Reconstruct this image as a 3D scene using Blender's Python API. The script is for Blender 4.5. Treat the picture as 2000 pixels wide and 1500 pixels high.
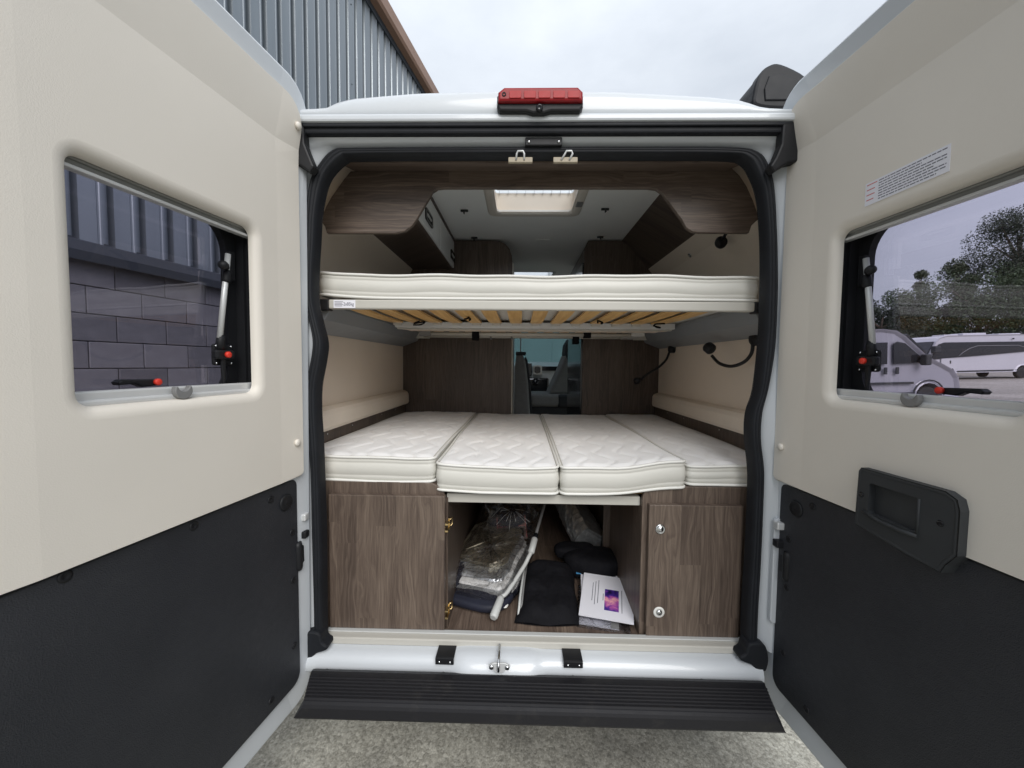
import bpy, bmesh, math, random
from mathutils import Vector, Matrix, noise
from mathutils.geometry import tessellate_polygon
R = math.radians
random.seed(7)
sc = bpy.context.scene
for o in list(bpy.data.objects): bpy.data.objects.remove(o)

# ------------------------------------------------------------------ camera
cam_d = bpy.data.cameras.new('camera'); cam = bpy.data.objects.new('camera', cam_d)
sc.collection.objects.link(cam); sc.camera = cam
cam_d.sensor_width = 36.0; cam_d.lens = 13.5; cam_d.clip_start = 0.02; cam_d.clip_end = 2000
cam.location = (-0.07, -1.30, 1.48)
_f = Vector((-math.sin(R(1.2))*math.cos(R(2.9)), math.cos(R(1.2))*math.cos(R(2.9)), -math.sin(R(2.9))))
_r = _f.cross(Vector((0, 0, 1))).normalized(); _u = _r.cross(_f)
_rr = _r*math.cos(.010) + _u*math.sin(.010); _uu = -_r*math.sin(.010) + _u*math.cos(.010)
cam.rotation_euler = Matrix((_rr, _uu, -_f)).transposed().to_euler()

# ------------------------------------------------------------------ sky and sun (overcast)
SUN_EL, SUN_AZ = R(38), R(166)          # azimuth clockwise from +Y: sun veiled behind cloud, right and behind
w = bpy.data.worlds.new('World'); sc.world = w; w.use_nodes = True
nt = w.node_tree; N = nt.nodes; Lk = nt.links; N.clear()
out = N.new('ShaderNodeOutputWorld'); bg = N.new('ShaderNodeBackground'); bg.inputs['Strength'].default_value = 0.10
sky = N.new('ShaderNodeTexSky'); sky.sky_type = 'NISHITA'; sky.sun_disc = False
sky.sun_elevation = SUN_EL; sky.sun_rotation = SUN_AZ
tc = N.new('ShaderNodeTexCoord'); mp = N.new('ShaderNodeMapping'); mp.inputs['Scale'].default_value = (1.0, 1.0, 2.4)
nz = N.new('ShaderNodeTexNoise'); nz.inputs['Scale'].default_value = 2.3; nz.inputs['Detail'].default_value = 7; nz.inputs['Roughness'].default_value = .55
rp = N.new('ShaderNodeValToRGB'); rp.color_ramp.elements[0].position = .30; rp.color_ramp.elements[1].position = .68
rp.color_ramp.elements[0].color = (.67, .72, .79, 1); rp.color_ramp.elements[1].color = (.88, .93, .99, 1)
sx = N.new('ShaderNodeSeparateXYZ'); mr = N.new('ShaderNodeMapRange')
mr.inputs['From Min'].default_value = 0; mr.inputs['From Max'].default_value = 1; mr.inputs['To Min'].default_value = 2.4; mr.inputs['To Max'].default_value = 7.0
mul = N.new('ShaderNodeVectorMath'); mul.operation = 'SCALE'
mx = N.new('ShaderNodeMix'); mx.data_type = 'RGBA'; mx.inputs[0].default_value = .92
Lk.new(tc.outputs['Generated'], mp.inputs['Vector']); Lk.new(mp.outputs[0], nz.inputs['Vector']); Lk.new(nz.outputs['Fac'], rp.inputs[0])
Lk.new(tc.outputs['Generated'], sx.inputs[0]); Lk.new(sx.outputs['Z'], mr.inputs['Value'])
Lk.new(rp.outputs[0], mul.inputs[0]); Lk.new(mr.outputs[0], mul.inputs['Scale'])
Lk.new(sky.outputs[0], mx.inputs[6]); Lk.new(mul.outputs[0], mx.inputs[7]); Lk.new(mx.outputs[2], bg.inputs['Color']); Lk.new(bg.outputs[0], out.inputs['Surface'])
sun_d = bpy.data.lights.new('sun', 'SUN'); sun_d.energy = 1.1; sun_d.angle = R(40); sun_d.color = (1, .97, .93)
sun = bpy.data.objects.new('sun', sun_d); sc.collection.objects.link(sun)
_sd = Vector((math.sin(SUN_AZ)*math.cos(SUN_EL), math.cos(SUN_AZ)*math.cos(SUN_EL), math.sin(SUN_EL)))
sun.rotation_euler = _sd.to_track_quat('Z', 'Y').to_euler(); sun.location = _sd*60
sc.view_settings.view_transform = 'Standard'; sc.view_settings.look = 'None'; sc.view_settings.gamma = 1.0
sc.view_settings.exposure = 1.15
sc.render.engine = 'CYCLES'
cy = sc.cycles; cy.use_denoising = True; cy.max_bounces = 14; cy.diffuse_bounces = 7; cy.glossy_bounces = 5
cy.transparent_max_bounces = 16; cy.transmission_bounces = 8; cy.sample_clamp_indirect = 8
cy.caustics_reflective = False; cy.caustics_refractive = False

# ------------------------------------------------------------------ materials
MATS = {}
class G:                                     # small node-graph helper
    def __init__(s, name):
        s.m = bpy.data.materials.new(name); s.m.use_nodes = True; s.t = s.m.node_tree; s.n = s.t.nodes
        s.p = s.n['Principled BSDF']; MATS[name] = s.m
        s.tc = s.n.new('ShaderNodeTexCoord'); s.co = s.tc.outputs['Object']
    def l(s, a, b): s.t.links.new(a, b)
    def _set(s, sock, v):
        if hasattr(v, 'is_output'): s.l(v, sock)
        elif isinstance(v, (tuple, list)) and len(v) == 3 and sock.type == 'RGBA': sock.default_value = (*v, 1)
        else: sock.default_value = v
    def math(s, op, a, b=0.0, c=None):
        n = s.n.new('ShaderNodeMath'); n.operation = op; s._set(n.inputs[0], a); s._set(n.inputs[1], b)
        if c is not None: s._set(n.inputs[2], c)
        return n.outputs[0]
    def sep(s, v):
        n = s.n.new('ShaderNodeSeparateXYZ'); s.l(v, n.inputs[0]); return n.outputs
    def comb(s, x, y, z):
        n = s.n.new('ShaderNodeCombineXYZ')
        for i, v in enumerate((x, y, z)): s._set(n.inputs[i], v)
        return n.outputs[0]
    def noise(s, v, scale, detail=4, rough=.55, dist=0):
        n = s.n.new('ShaderNodeTexNoise'); s.l(v, n.inputs['Vector']); n.inputs['Scale'].default_value = scale
        n.inputs['Detail'].default_value = detail; n.inputs['Roughness'].default_value = rough; n.inputs['Distortion'].default_value = dist
        return n.outputs['Fac']
    def vor(s, v, scale, feature='F1'):
        n = s.n.new('ShaderNodeTexVoronoi'); n.feature = feature; s.l(v, n.inputs['Vector']); n.inputs['Scale'].default_value = scale
        return n.outputs
    def white(s, v):
        n = s.n.new('ShaderNodeTexWhiteNoise'); n.noise_dimensions = '3D'; s.l(v, n.inputs['Vector']); return n.outputs['Value']
    def ramp(s, f, stops):
        n = s.n.new('ShaderNodeValToRGB'); cr = n.color_ramp
        while len(cr.elements) < len(stops): cr.elements.new(.5)
        for e, (p, c) in zip(cr.elements, stops):
            e.position = p; e.color = (*c, 1) if len(c) == 3 else c
        s._set(n.inputs[0], f); return n.outputs[0]
    def mix(s, f, a, b, mode='MIX'):
        n = s.n.new('ShaderNodeMix'); n.data_type = 'RGBA'; n.blend_type = mode
        s._set(n.inputs[0], f); s._set(n.inputs[6], a); s._set(n.inputs[7], b); return n.outputs[2]
    def bump(s, h, strength, dist=.002):
        n = s.n.new('ShaderNodeBump'); n.inputs['Strength'].default_value = strength; n.inputs['Distance'].default_value = dist
        s.l(h, n.inputs['Height']); s.l(n.outputs[0], s.p.inputs['Normal'])
    def set(s, **k):
        for a, v in k.items(): s._set(s.p.inputs[a.replace('_', ' ')], v)

def plain(name, col, rough=.5, metal=0, var=.06, vs=6, bump=None, coat=0, rv=.08, spec=.5):
    g = G(name); f = g.noise(g.co, vs, 5)
    g.set(Base_Color=g.ramp(f, [(.25, tuple(c*(1-var) for c in col)), (.75, tuple(min(1, c*(1+var)) for c in col))]), Metallic=metal)
    g.set(Roughness=g.math('MULTIPLY_ADD', g.noise(g.co, vs*2.7, 4), rv*2, rough-rv))
    if spec != .5: g.set(Specular_IOR_Level=spec)
    if coat: g.set(Coat_Weight=coat, Coat_Roughness=.08)
    if bump: g.bump(g.noise(g.co, bump[0], 3), bump[1], bump[2])
    return g.m

plain('white_paint', (.575, .605, .635), .34, 0, .025, 2.2, coat=.5, rv=.05)
plain('beige_trim', (.745, .702, .632), .60, 0, .035, 2.3, bump=(420, .28, .0009))
plain('liner', (.74, .65, .55), .75, 0, .03, 5, bump=(700, .2, .0006))
plain('headliner', (.88, .89, .88), .7, 0, .02, 5, bump=(500, .15, .0005))
plain('pad_fabric', (.76, .68, .58), .72, 0, .03, 9, bump=(600, .2, .0006))
plain('rubber', (.010, .0115, .015), .62, 0, .2, 12, spec=.3)
plain('black_plastic', (.012, .0125, .0145), .5, 0, .15, 10, bump=(800, .1, .0005), spec=.3)
def bumper_mat():
    g = G('bumper_plastic'); n1 = g.noise(g.co, 5, 8, .75); n2 = g.noise(g.co, 55, 4); s_ = g.sep(g.co)
    d = g.math('MULTIPLY', g.ramp(n1, [(.54, (0, 0, 0)), (.85, (1, 1, 1))]), g.math('MULTIPLY_ADD', n2, .6, -.12))
    g.set(Base_Color=g.mix(d, (.012, .012, .0145), (.16, .145, .12)), Roughness=g.math('MULTIPLY_ADD', n2, .2, .45), Specular_IOR_Level=.3)
    g.bump(g.noise(g.co, 500, 3), .25, .0007)
bumper_mat()
plain('awning_black', (.010, .011, .014), .5, 0, .1, 10, spec=.3)
plain('dark_plastic', (.038, .041, .044), .6, 0, .1, 10, bump=(900, .2, .0005), spec=.3)
plain('grey_plastic', (.20, .20, .20), .5, 0, .05, 10)
plain('light_plastic', (.52, .53, .52), .42, 0, .04, 9)
plain('aluminium', (.66, .67, .67), .40, .25, .04, 9)
plain('dull_rail', (.26, .265, .25), .5, .3, .05, 9)
plain('chrome', (.75, .76, .77), .14, 1, .02, 9, rv=.04)
plain('brass', (.66, .50, .25), .3, 1, .06, 20)
plain('frame_beige', (.50, .485, .44), .42, 0, .02, 6)
plain('keeper_tan', (.34, .29, .21), .5)
plain('rail_grey', (.22, .235, .25), .5, 0, .04, 6)
plain('vinyl_white', (.60, .59, .545), .46, 0, .02, 5, bump=(350, .12, .0006))
plain('piping_white', (.74, .735, .70), .5, 0, .02, 10)
plain('gloss_white', (.84, .86, .86), .22, 0, .01, 4)
plain('hatch_white', (.66, .62, .56), .45, 0, .02, 8)
plain('hatch_lining', (.72, .62, .50), .6, 0, .03, 8)
plain('red_button', (.75, .045, .025), .4, 0, .05, 20)
plain('navy_fabric', (.010, .012, .026), .7, 0, .2, 20, bump=(300, .3, .001))
plain('black_fabric', (.0065, .0065, .0085), .8, 0, .25, 15, bump=(28, .6, .01), spec=.15)
plain('paper', (.80, .80, .86), .6, 0, .02, 8)
plain('paper_blue', (.05, .22, .42), .5)
plain('print_ink', (.12, .12, .16), .7)
plain('print_red', (.55, .16, .16), .7)
plain('seat_grey', (.30, .295, .285), .85, 0, .1, 30, bump=(500, .3, .001))
plain('seat_dark', (.045, .048, .052), .8, 0, .1, 30)
plain('dash_silver', (.62, .66, .67), .4, 0, .05, 9)
plain('screen_black', (.008, .009, .012), .15, 0, .1, 9)
plain('tyre', (.018, .018, .018), .8, 0, .2, 12)
plain('fascia_brown', (.27, .165, .118), .5, 0, .08, 1.5)
plain('flashing', (.030, .037, .046), .5, .1, .12, 2)
plain('gutter_dark', (.035, .045, .06), .5, 0, .1, 2)
plain('mortar', (.07, .07, .08), .9, 0, .1, 9)
plain('shed_teal', (.12, .165, .17), .6, 0, .06, .6)
plain('van_silver', (.33, .33, .37), .35, .1, .03, 1, coat=.4)
plain('van_white', (.52, .52, .55), .35, 0, .03, 1, coat=.3)
plain('vehicle_glass', (.012, .014, .018), .12, 0, .1, 2, coat=.5)
plain('bark', (.10, .075, .055), .9, 0, .25, 6, bump=(20, .6, .02))
plain('card_brown', (.20, .145, .12), .6, 0, .08, 10)

def panel_black():
    g = G('black_panel'); v = g.vor(g.co, 420)
    f = g.noise(g.co, 3, 4)
    sc_ = g.ramp(g.noise(g.co, 1.6, 9, .78), [(.52, (0, 0, 0)), (.72, (1, 1, 1))])
    g.set(Base_Color=g.mix(g.math('MULTIPLY', sc_, .10), g.ramp(f, [(.3, (.016, .018, .023)), (.75, (.028, .030, .036))]), (.16, .155, .145)), Roughness=g.math('MULTIPLY_ADD', g.noise(g.co, 60, 3), .25, .42))
    h = g.math('ADD', g.math('MULTIPLY', v['Distance'], .8), g.noise(g.co, 260, 3)); g.bump(h, .55, .0012)
panel_black()

def wood(name, along, dark=1.0):
    g = G(name); s = g.sep(g.co); i = 'xyz'.index(along); others = [k for k in range(3) if k != i]
    acr = g.math('ADD', s[others[0]], s[others[1]]); al = s[i]
    st = g.math('FLOOR', g.math('MULTIPLY', g.math('ADD', acr, 3.013), 13.7))
    r1 = g.white(g.comb(st, 3.3, 1.7))
    seg = g.math('FLOOR', g.math('MULTIPLY_ADD', al, 1.55, g.math('MULTIPLY', r1, 9.0)))
    tone = g.white(g.comb(st, seg, 5.1))
    al2 = g.math('ADD', al, g.math('MULTIPLY', tone, 7.0))
    warp = g.noise(g.comb(g.math('MULTIPLY', acr, 9.0), tone, g.math('MULTIPLY', al2, 2.6)), 1.0, 3, .5)
    acw = g.math('ADD', g.math('MULTIPLY', acr, 26.0), g.math('MULTIPLY', warp, 3.2))
    rings = g.noise(g.comb(g.math('MULTIPLY', acw, 1.9), tone, g.math('MULTIPLY', al2, .9)), 2.2, 5, .6)
    fine = g.noise(g.comb(g.math('MULTIPLY', acr, 420.0), tone, g.math('MULTIPLY', al2, 9.0)), 1.0, 4, .6)
    blotch = g.noise(g.comb(g.math('MULTIPLY', acr, 7.0), tone, g.math('MULTIPLY', al2, 2.2)), 1.3, 4, .6)
    f = g.math('ADD', g.math('MULTIPLY', rings, .62), g.math('MULTIPLY_ADD', fine, .46, -.10))
    f = g.math('ADD', f, g.math('MULTIPLY', blotch, .30)); f = g.math('ADD', f, g.math('MULTIPLY_ADD', tone, .10, -.125))
    d = dark
    c = g.ramp(f, [(.28, (.048*d, .034*d, .027*d)), (.48, (.108*d, .078*d, .061*d)), (.64, (.178*d, .134*d, .104*d)), (.82, (.27*d, .215*d, .172*d))])
    g.set(Base_Color=c, Roughness=g.math('MULTIPLY_ADD', fine, .22, .34)); g.bump(fine, .18, .0005)
wood('wood_upright', 'z', .86); wood('wood_across', 'x', .86); wood('wood_floor', 'y', 1.15); wood('wood_shaded_up', 'z', .70); wood('wood_edge', 'z', 1.1)  # the darker copy is the same laminate, interior shade put into its colour

def birch():
    g = G('birch'); s = g.sep(g.co)
    f = g.noise(g.comb(g.math('MULTIPLY', s[0], 60), g.math('MULTIPLY', s[1], 4), s[2]), 1.0, 4)
    g.set(Base_Color=g.ramp(f, [(.3, (.56, .32, .11)), (.7, (.78, .50, .20))]), Roughness=.4)
birch()

def quilt_mat():
    g = G('quilt_fabric')
    g.set(Base_Color=g.ramp(g.noise(g.co, 9, 4), [(.3, (.80, .80, .80)), (.7, (.86, .86, .86))]), Roughness=.82, Sheen_Weight=.15)
    g.bump(g.noise(g.co, 900, 2), .35, .0008)
quilt_mat()

def tint(name, col, fr=1.0):
    m = bpy.data.materials.new(name); m.use_nodes = True; t = m.node_tree; n = t.nodes; n.clear(); MATS[name] = m
    o = n.new('ShaderNodeOutputMaterial'); tr = n.new('ShaderNodeBsdfTransparent'); tr.inputs[0].default_value = (*col, 1)
    gl = n.new('ShaderNodeBsdfGlossy'); gl.inputs['Roughness'].default_value = .02; gl.inputs[0].default_value = (.9, .9, .95, 1)
    fz = n.new('ShaderNodeFresnel'); fz.inputs['IOR'].default_value = 1.35; mm = n.new('ShaderNodeMath'); mm.operation = 'MULTIPLY'; mm.inputs[1].default_value = fr
    mxs = n.new('ShaderNodeMixShader'); t.links.new(fz.outputs[0], mm.inputs[0]); t.links.new(mm.outputs[0], mxs.inputs[0])
    t.links.new(tr.outputs[0], mxs.inputs[1]); t.links.new(gl.outputs[0], mxs.inputs[2]); t.links.new(mxs.outputs[0], o.inputs[0])
tint('tinted_acrylic', (.875, .85, .92), 1.2); tint('windscreen_glass', (.62, .74, .76), 1.0); tint('side_glass', (.30, .32, .34), 1.0)
def film():
    m = bpy.data.materials.new('plastic_film'); m.use_nodes = True; t = m.node_tree; n = t.nodes; n.clear(); MATS['plastic_film'] = m
    o = n.new('ShaderNodeOutputMaterial'); tr = n.new('ShaderNodeBsdfTransparent'); tr.inputs[0].default_value = (.95, .95, .97, 1)
    gl = n.new('ShaderNodeBsdfGlossy'); gl.inputs['Roughness'].default_value = .12
    c = n.new('ShaderNodeTexCoord'); z = n.new('ShaderNodeTexNoise'); z.inputs['Scale'].default_value = 24; z.inputs['Detail'].default_value = 5; z.inputs['Distortion'].default_value = 1.5
    b = n.new('ShaderNodeBump'); b.inputs['Strength'].default_value = 1; b.inputs['Distance'].default_value = .02
    lw = n.new('ShaderNodeLayerWeight'); lw.inputs[0].default_value = .38; mxs = n.new('ShaderNodeMixShader')
    t.links.new(c.outputs['Object'], z.inputs[0]); t.links.new(z.outputs[0], b.inputs['Height'])
    t.links.new(b.outputs[0], gl.inputs['Normal']); t.links.new(b.outputs[0], lw.inputs['Normal'])
    t.links.new(lw.outputs['Facing'], mxs.inputs[0]); t.links.new(tr.outputs[0], mxs.inputs[1]); t.links.new(gl.outputs[0], mxs.inputs[2]); t.links.new(mxs.outputs[0], o.inputs[0])
film()
def foil(name, col, rough):
    g = G(name); v = g.vor(g.co, 38); f = g.noise(g.co, 30, 6, .65, 1.2)
    g.set(Base_Color=g.ramp(f, [(.3, tuple(c*.55 for c in col)), (.7, col)]), Metallic=.78, Roughness=rough)
    g.bump(g.math('ADD', f, g.math('MULTIPLY', v['Distance'], .6)), .6, .004)
foil('foil_silver', (.85, .87, .87), .28); foil('foil_gold', (.52, .47, .36), .3)
def lid():
    g = G('hatch_lid'); g.set(Base_Color=(.9, .93, .96), Roughness=.3, Transmission_Weight=0.0)
    n = g.n; trl = n.new('ShaderNodeBsdfTranslucent'); trl.inputs[0].default_value = (.93, .95, 1, 1)
    tr = n.new('ShaderNodeBsdfTransparent'); tr.inputs[0].default_value = (.9, .93, .97, 1); m2 = n.new('ShaderNodeMixShader'); m2.inputs[0].default_value = .92
    g.l(trl.outputs[0], m2.inputs[1]); g.l(tr.outputs[0], m2.inputs[2]); g.l(m2.outputs[0], n['Material Output'].inputs[0])
lid()
def lens():
    g = G('red_lens'); g.set(Base_Color=g.ramp(g.noise(g.co, 40, 3), [(.3, (.22, .006, .010)), (.7, (.30, .010, .013))]), Roughness=.35, Specular_IOR_Level=.3)
lens()
plain('red_cell', (.36, .012, .014), .4, 0, .1, 60, spec=.3)
def cladding():
    g = G('cladding'); s = g.sep(g.co)
    f = g.noise(g.comb(g.math('MULTIPLY', s[0], 6), g.math('MULTIPLY', s[1], 6), g.math('MULTIPLY', s[2], .5)), 1.0, 5)
    g.set(Base_Color=g.ramp(f, [(.3, (.225, .25, .27)), (.7, (.265, .292, .312))]), Roughness=.30, Metallic=.85)
cladding()
def blockmat():
    g = G('block_paint'); oi = g.n.new('ShaderNodeObjectInfo')
    f = g.noise(g.co, 14, 6, .65); r = oi.outputs['Random']
    k = g.math('ADD', g.math('MULTIPLY_ADD', g.noise(g.co, 5, 5), .4, g.math('MULTIPLY', f, .6)), g.math('MULTIPLY_ADD', r, .5, -.25))
    g.set(Base_Color=g.ramp(k, [(.15, (.095, .095, .105)), (.55, (.15, .15, .165)), (.9, (.20, .20, .215))]), Roughness=.85)
    g.bump(g.math('ADD', g.noise(g.co, 120, 4, .7), g.math('MULTIPLY', f, .5)), .5, .004)
blockmat()
def ground():
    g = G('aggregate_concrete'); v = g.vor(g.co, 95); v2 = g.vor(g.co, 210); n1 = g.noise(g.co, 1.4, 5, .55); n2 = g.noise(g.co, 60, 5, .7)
    grain = g.mix(.80, (.44, .425, .375), g.mix(.55, g.ramp(g.sep(v['Color'])[0], [(.0, (.13, .125, .105)), (.45, (.36, .345, .295)), (1, (.68, .665, .60))]), g.ramp(g.sep(v2['Color'])[1], [(0, (.19, .185, .155)), (1, (.60, .58, .51))])))
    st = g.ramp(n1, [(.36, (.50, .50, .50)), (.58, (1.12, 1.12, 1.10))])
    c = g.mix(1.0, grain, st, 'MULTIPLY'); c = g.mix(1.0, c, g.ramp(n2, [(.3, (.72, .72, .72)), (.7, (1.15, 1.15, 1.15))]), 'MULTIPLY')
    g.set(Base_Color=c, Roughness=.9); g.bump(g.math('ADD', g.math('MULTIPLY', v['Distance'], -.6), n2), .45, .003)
    g = G('yard_gravel'); v = g.vor(g.co, 22); n1 = g.noise(g.co, .5, 6)
    c = g.mix(1.0, g.ramp(g.sep(v['Color'])[0], [(0, (.20, .185, .16)), (1, (.42, .40, .36))]), g.ramp(n1, [(.35, (.75, .74, .72)), (.65, (1.1, 1.1, 1.1))]), 'MULTIPLY')
    g.set(Base_Color=c, Roughness=.95); g.bump(v['Distance'], .8, .03)
ground()
def leafmat(name, a, b):
    g = G(name); f = g.noise(g.co, 1.1, 4); oi = g.n.new('ShaderNodeNewGeometry')
    k = g.math('ADD', g.math('MULTIPLY', f, .8), g.math('MULTIPLY', oi.outputs['Random Per Island'], .3))
    g.set(Base_Color=g.ramp(k, [(.3, a), (.75, b)]), Roughness=.6)
leafmat('leaf_dark', (.012, .020, .011), (.032, .050, .024)); leafmat('leaf_mid', (.024, .042, .017), (.058, .092, .036)); leafmat('leaf_olive', (.035, .048, .024), (.08, .10, .05))
def nebula():
    g = G('printed_photo'); f = g.noise(g.co, 30, 5, .6, .8); vl = g.n.new('ShaderNodeVectorMath'); vl.operation = 'DISTANCE'; g.l(g.co, vl.inputs[0]); vl.inputs[1].default_value = (.312, .222, .528); f2 = g.math('MULTIPLY_ADD', vl.outputs['Value'], -9.0, .85)
    g.set(Base_Color=g.ramp(g.math('ADD', g.math('MULTIPLY', f, .65), g.math('MULTIPLY', f2, .45)), [(.38, (.012, .008, .05)), (.50, (.07, .03, .30)), (.60, (.45, .10, .38)), (.70, (.85, .40, .45))]), Roughness=.35)
nebula()

# ------------------------------------------------------------------ mesh helpers
COL = sc.collection
def rrect(x0, x1, z0, z1, r, n=5):
    rs = r if isinstance(r, (list, tuple)) else [r]*4           # order: (x0,z0) (x1,z0) (x1,z1) (x0,z1)
    P = []
    for (cx, cz, a0, q) in ((x0, z0, 180, 0), (x1, z0, 270, 1), (x1, z1, 0, 2), (x0, z1, 90, 3)):
        k = max(rs[q], 1e-5); ox = cx + (k if q in (0, 3) else -k); oz = cz + (k if q in (0, 1) else -k)
        for i in range(n+1):
            a = R(a0 + 90*i/n); P.append((ox + k*math.cos(a), oz + k*math.sin(a)))
    return P
def offset(P, d):                                               # inward for d>0 on a counter-clockwise polygon
    n = len(P); Q = []
    ar = sum(P[i][0]*P[(i+1) % n][1]-P[(i+1) % n][0]*P[i][1] for i in range(n)); sg = 1 if ar > 0 else -1
    for i in range(n):
        a, b, c = Vector(P[i-1]), Vector(P[i]), Vector(P[(i+1) % n]); e1 = b-a; e2 = c-b
        if e1.length < 1e-7: e1 = e2.copy()
        if e2.length < 1e-7: e2 = e1.copy()
        if e1.length < 1e-7: Q.append(tuple(b)); continue
        e1.normalize(); e2.normalize(); n1 = Vector((-e1.y, e1.x))*sg; n2 = Vector((-e2.y, e2.x))*sg; m = n1+n2
        if m.length < 1e-6: m = n1.copy()
        m.normalize(); k = d/max(.35, m.dot(n1)); Q.append((b.x+m.x*k, b.y+m.y*k))
    return Q
def spline(P, k=6, closed=False):
    P = [Vector(p) for p in P]; n = len(P); out = []
    for i in range(n if closed else n-1):
        g = lambda j: P[j % n] if closed else P[min(max(j, 0), n-1)]
        p0, p1, p2, p3 = g(i-1), g(i), g(i+1), g(i+2)
        for q in range(k):
            t = q/k; out.append(.5*((2*p1)+(p2-p0)*t+(2*p0-5*p1+4*p2-p3)*t*t+(3*p1-p0-3*p2+p3)*t**3))
    if not closed: out.append(P[-1])
    return out
class MB:
    def __init__(s, T=None): s.v = []; s.f = []; s.sm = []; s.T = T
    def add(s, vs, fs, sm=False):
        b = len(s.v); s.v += [tuple(p) for p in vs]
        for f in fs: s.f.append([b+i for i in f]); s.sm.append(sm)
        return s
    def rbox(s, x0, x1, y0, y1, z0, z1, r=.003, seg=2, M=None):
        x0, x1 = min(x0, x1), max(x0, x1); y0, y1 = min(y0, y1), max(y0, y1); z0, z1 = min(z0, z1), max(z0, z1)
        bm = bmesh.new(); bmesh.ops.create_cube(bm, size=1)
        for v in bm.verts: v.co = Vector((x0+(v.co.x+.5)*(x1-x0), y0+(v.co.y+.5)*(y1-y0), z0+(v.co.z+.5)*(z1-z0)))
        r = min(r, .45*min(x1-x0, y1-y0, z1-z0))
        if r > 0: bmesh.ops.bevel(bm, geom=bm.edges[:], offset=r, segments=seg, profile=.5, affect='EDGES')
        if M is not None: bmesh.ops.transform(bm, matrix=M, verts=bm.verts)
        bm.verts.index_update(); s.add([v.co for v in bm.verts], [[v.index for v in f.verts] for f in bm.faces], False); bm.free(); return s
    def rings(s, RR, closed=True, cap0=False, cap1=False, sm=True):
        n = len(RR[0]); vs = [p for r in RR for p in r]; fs = []
        for k in range(len(RR)-1):
            for i in range(n if closed else n-1):
                j = (i+1) % n; fs.append([k*n+i, k*n+j, (k+1)*n+j, (k+1)*n+i])
        s.add(vs, fs, sm)
        if cap0: s.add(RR[0], [list(range(n))], False)
        if cap1: s.add(RR[-1], [list(range(n))], False)
        return s
    def prism(s, P, a0, a1, axis='y', bev=0.0):
        def m(p, a): return {'y': (p[0], a, p[1]), 'x': (a, p[0], p[1]), 'z': (p[0], p[1], a)}[axis]
        sg = 1 if a1 > a0 else -1
        if bev:
            Q = offset(P, bev); H = offset(P, bev*.3)
            RR = [[m(p, a0) for p in Q], [m(p, a0+sg*bev*.3) for p in H], [m(p, a0+sg*bev) for p in P], [m(p, a1-sg*bev) for p in P], [m(p, a1-sg*bev*.3) for p in H], [m(p, a1) for p in Q]]
        else: RR = [[m(p, a0) for p in P], [m(p, a1) for p in P]]
        return s.rings(RR, True, True, True, False)
    def plate(s, P, holes, a0, a1, axis='y'):
        def m(p, a): return {'y': (p[0], a, p[1]), 'x': (a, p[0], p[1]), 'z': (p[0], p[1], a)}[axis]
        loops = [P]+holes; tris = tessellate_polygon([[Vector((p[0], p[1], 0)) for p in l] for l in loops]); fl = [p for l in loops for p in l]
        for a in (a0, a1): s.add([m(p, a) for p in fl], [list(t) for t in tris], False)
        for l in loops: s.rings([[m(p, a0) for p in l], [m(p, a1) for p in l]], True, sm=False)
        return s
    def tube(s, P, r, n=10, closed=False, caps=True):
        P = [Vector(p) for p in P]; m = len(P); rr = r if isinstance(r, (list, tuple)) else [r]*m
        up = Vector((0, 0, 1)); RR = []; u = None
        for i in range(m):
            t = (P[(i+1) % m]-P[i-1]) if closed else (P[min(i+1, m-1)]-P[max(i-1, 0)])
            if t.length < 1e-9: t = Vector((0, 0, 1))
            t.normalize()
            if u is None:
                u = t.cross(up)
                if u.length < 1e-3: u = t.cross(Vector((1, 0, 0)))
            u = (u-t*u.dot(t)).normalized(); v = t.cross(u)
            RR.append([P[i]+(u*math.cos(2*math.pi*k/n)+v*math.sin(2*math.pi*k/n))*rr[i] for k in range(n)])
        if closed: RR.append(RR[0])
        return s.rings(RR, True, caps and not closed, caps and not closed, True)
    def lathe(s, c, ax, prof, n=20):                            # prof: (radius, along-axis)
        c = Vector(c); ax = Vector(ax).normalized(); u = ax.cross(Vector((0, 0, 1)))
        if u.length < 1e-3: u = ax.cross(Vector((1, 0, 0)))
        u.normalize(); v = ax.cross(u)
        RR = [[c+ax*h+(u*math.cos(2*math.pi*k/n)+v*math.sin(2*math.pi*k/n))*r for k in range(n)] for r, h in prof]
        return s.rings(RR, True, prof[0][0] > 1e-4, prof[-1][0] > 1e-4, True)
    def blob(s, c, a, b, h, e1=.5, e2=.5, n=28, m=16, nz=.0, fq=8, M=None, sm=True, jit=0):
        rj = random.Random(5); pw = lambda t, e: math.copysign(abs(t)**e, t); vs = []; fs = []
        for i in range(m+1):
            ph = -math.pi/2+math.pi*i/m
            for j in range(n):
                th = 2*math.pi*j/n; p = Vector((a*pw(math.cos(ph), e1)*pw(math.cos(th), e2), b*pw(math.cos(ph), e1)*pw(math.sin(th), e2), h*pw(math.sin(ph), e1)))
                if nz: p = p*(1+nz*noise.fractal(p*fq+Vector(c)*3, 1, 2, 3)/max(.3, 1))
                if M is not None: p = M @ p
                if jit: p = p+Vector((rj.gauss(0, jit), rj.gauss(0, jit), rj.gauss(0, jit)))
                vs.append(p+Vector(c))
        for i in range(m):
            for j in range(n): fs.append([i*n+j, i*n+(j+1) % n, (i+1)*n+(j+1) % n, (i+1)*n+j])
        return s.add(vs, fs, sm)
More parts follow.
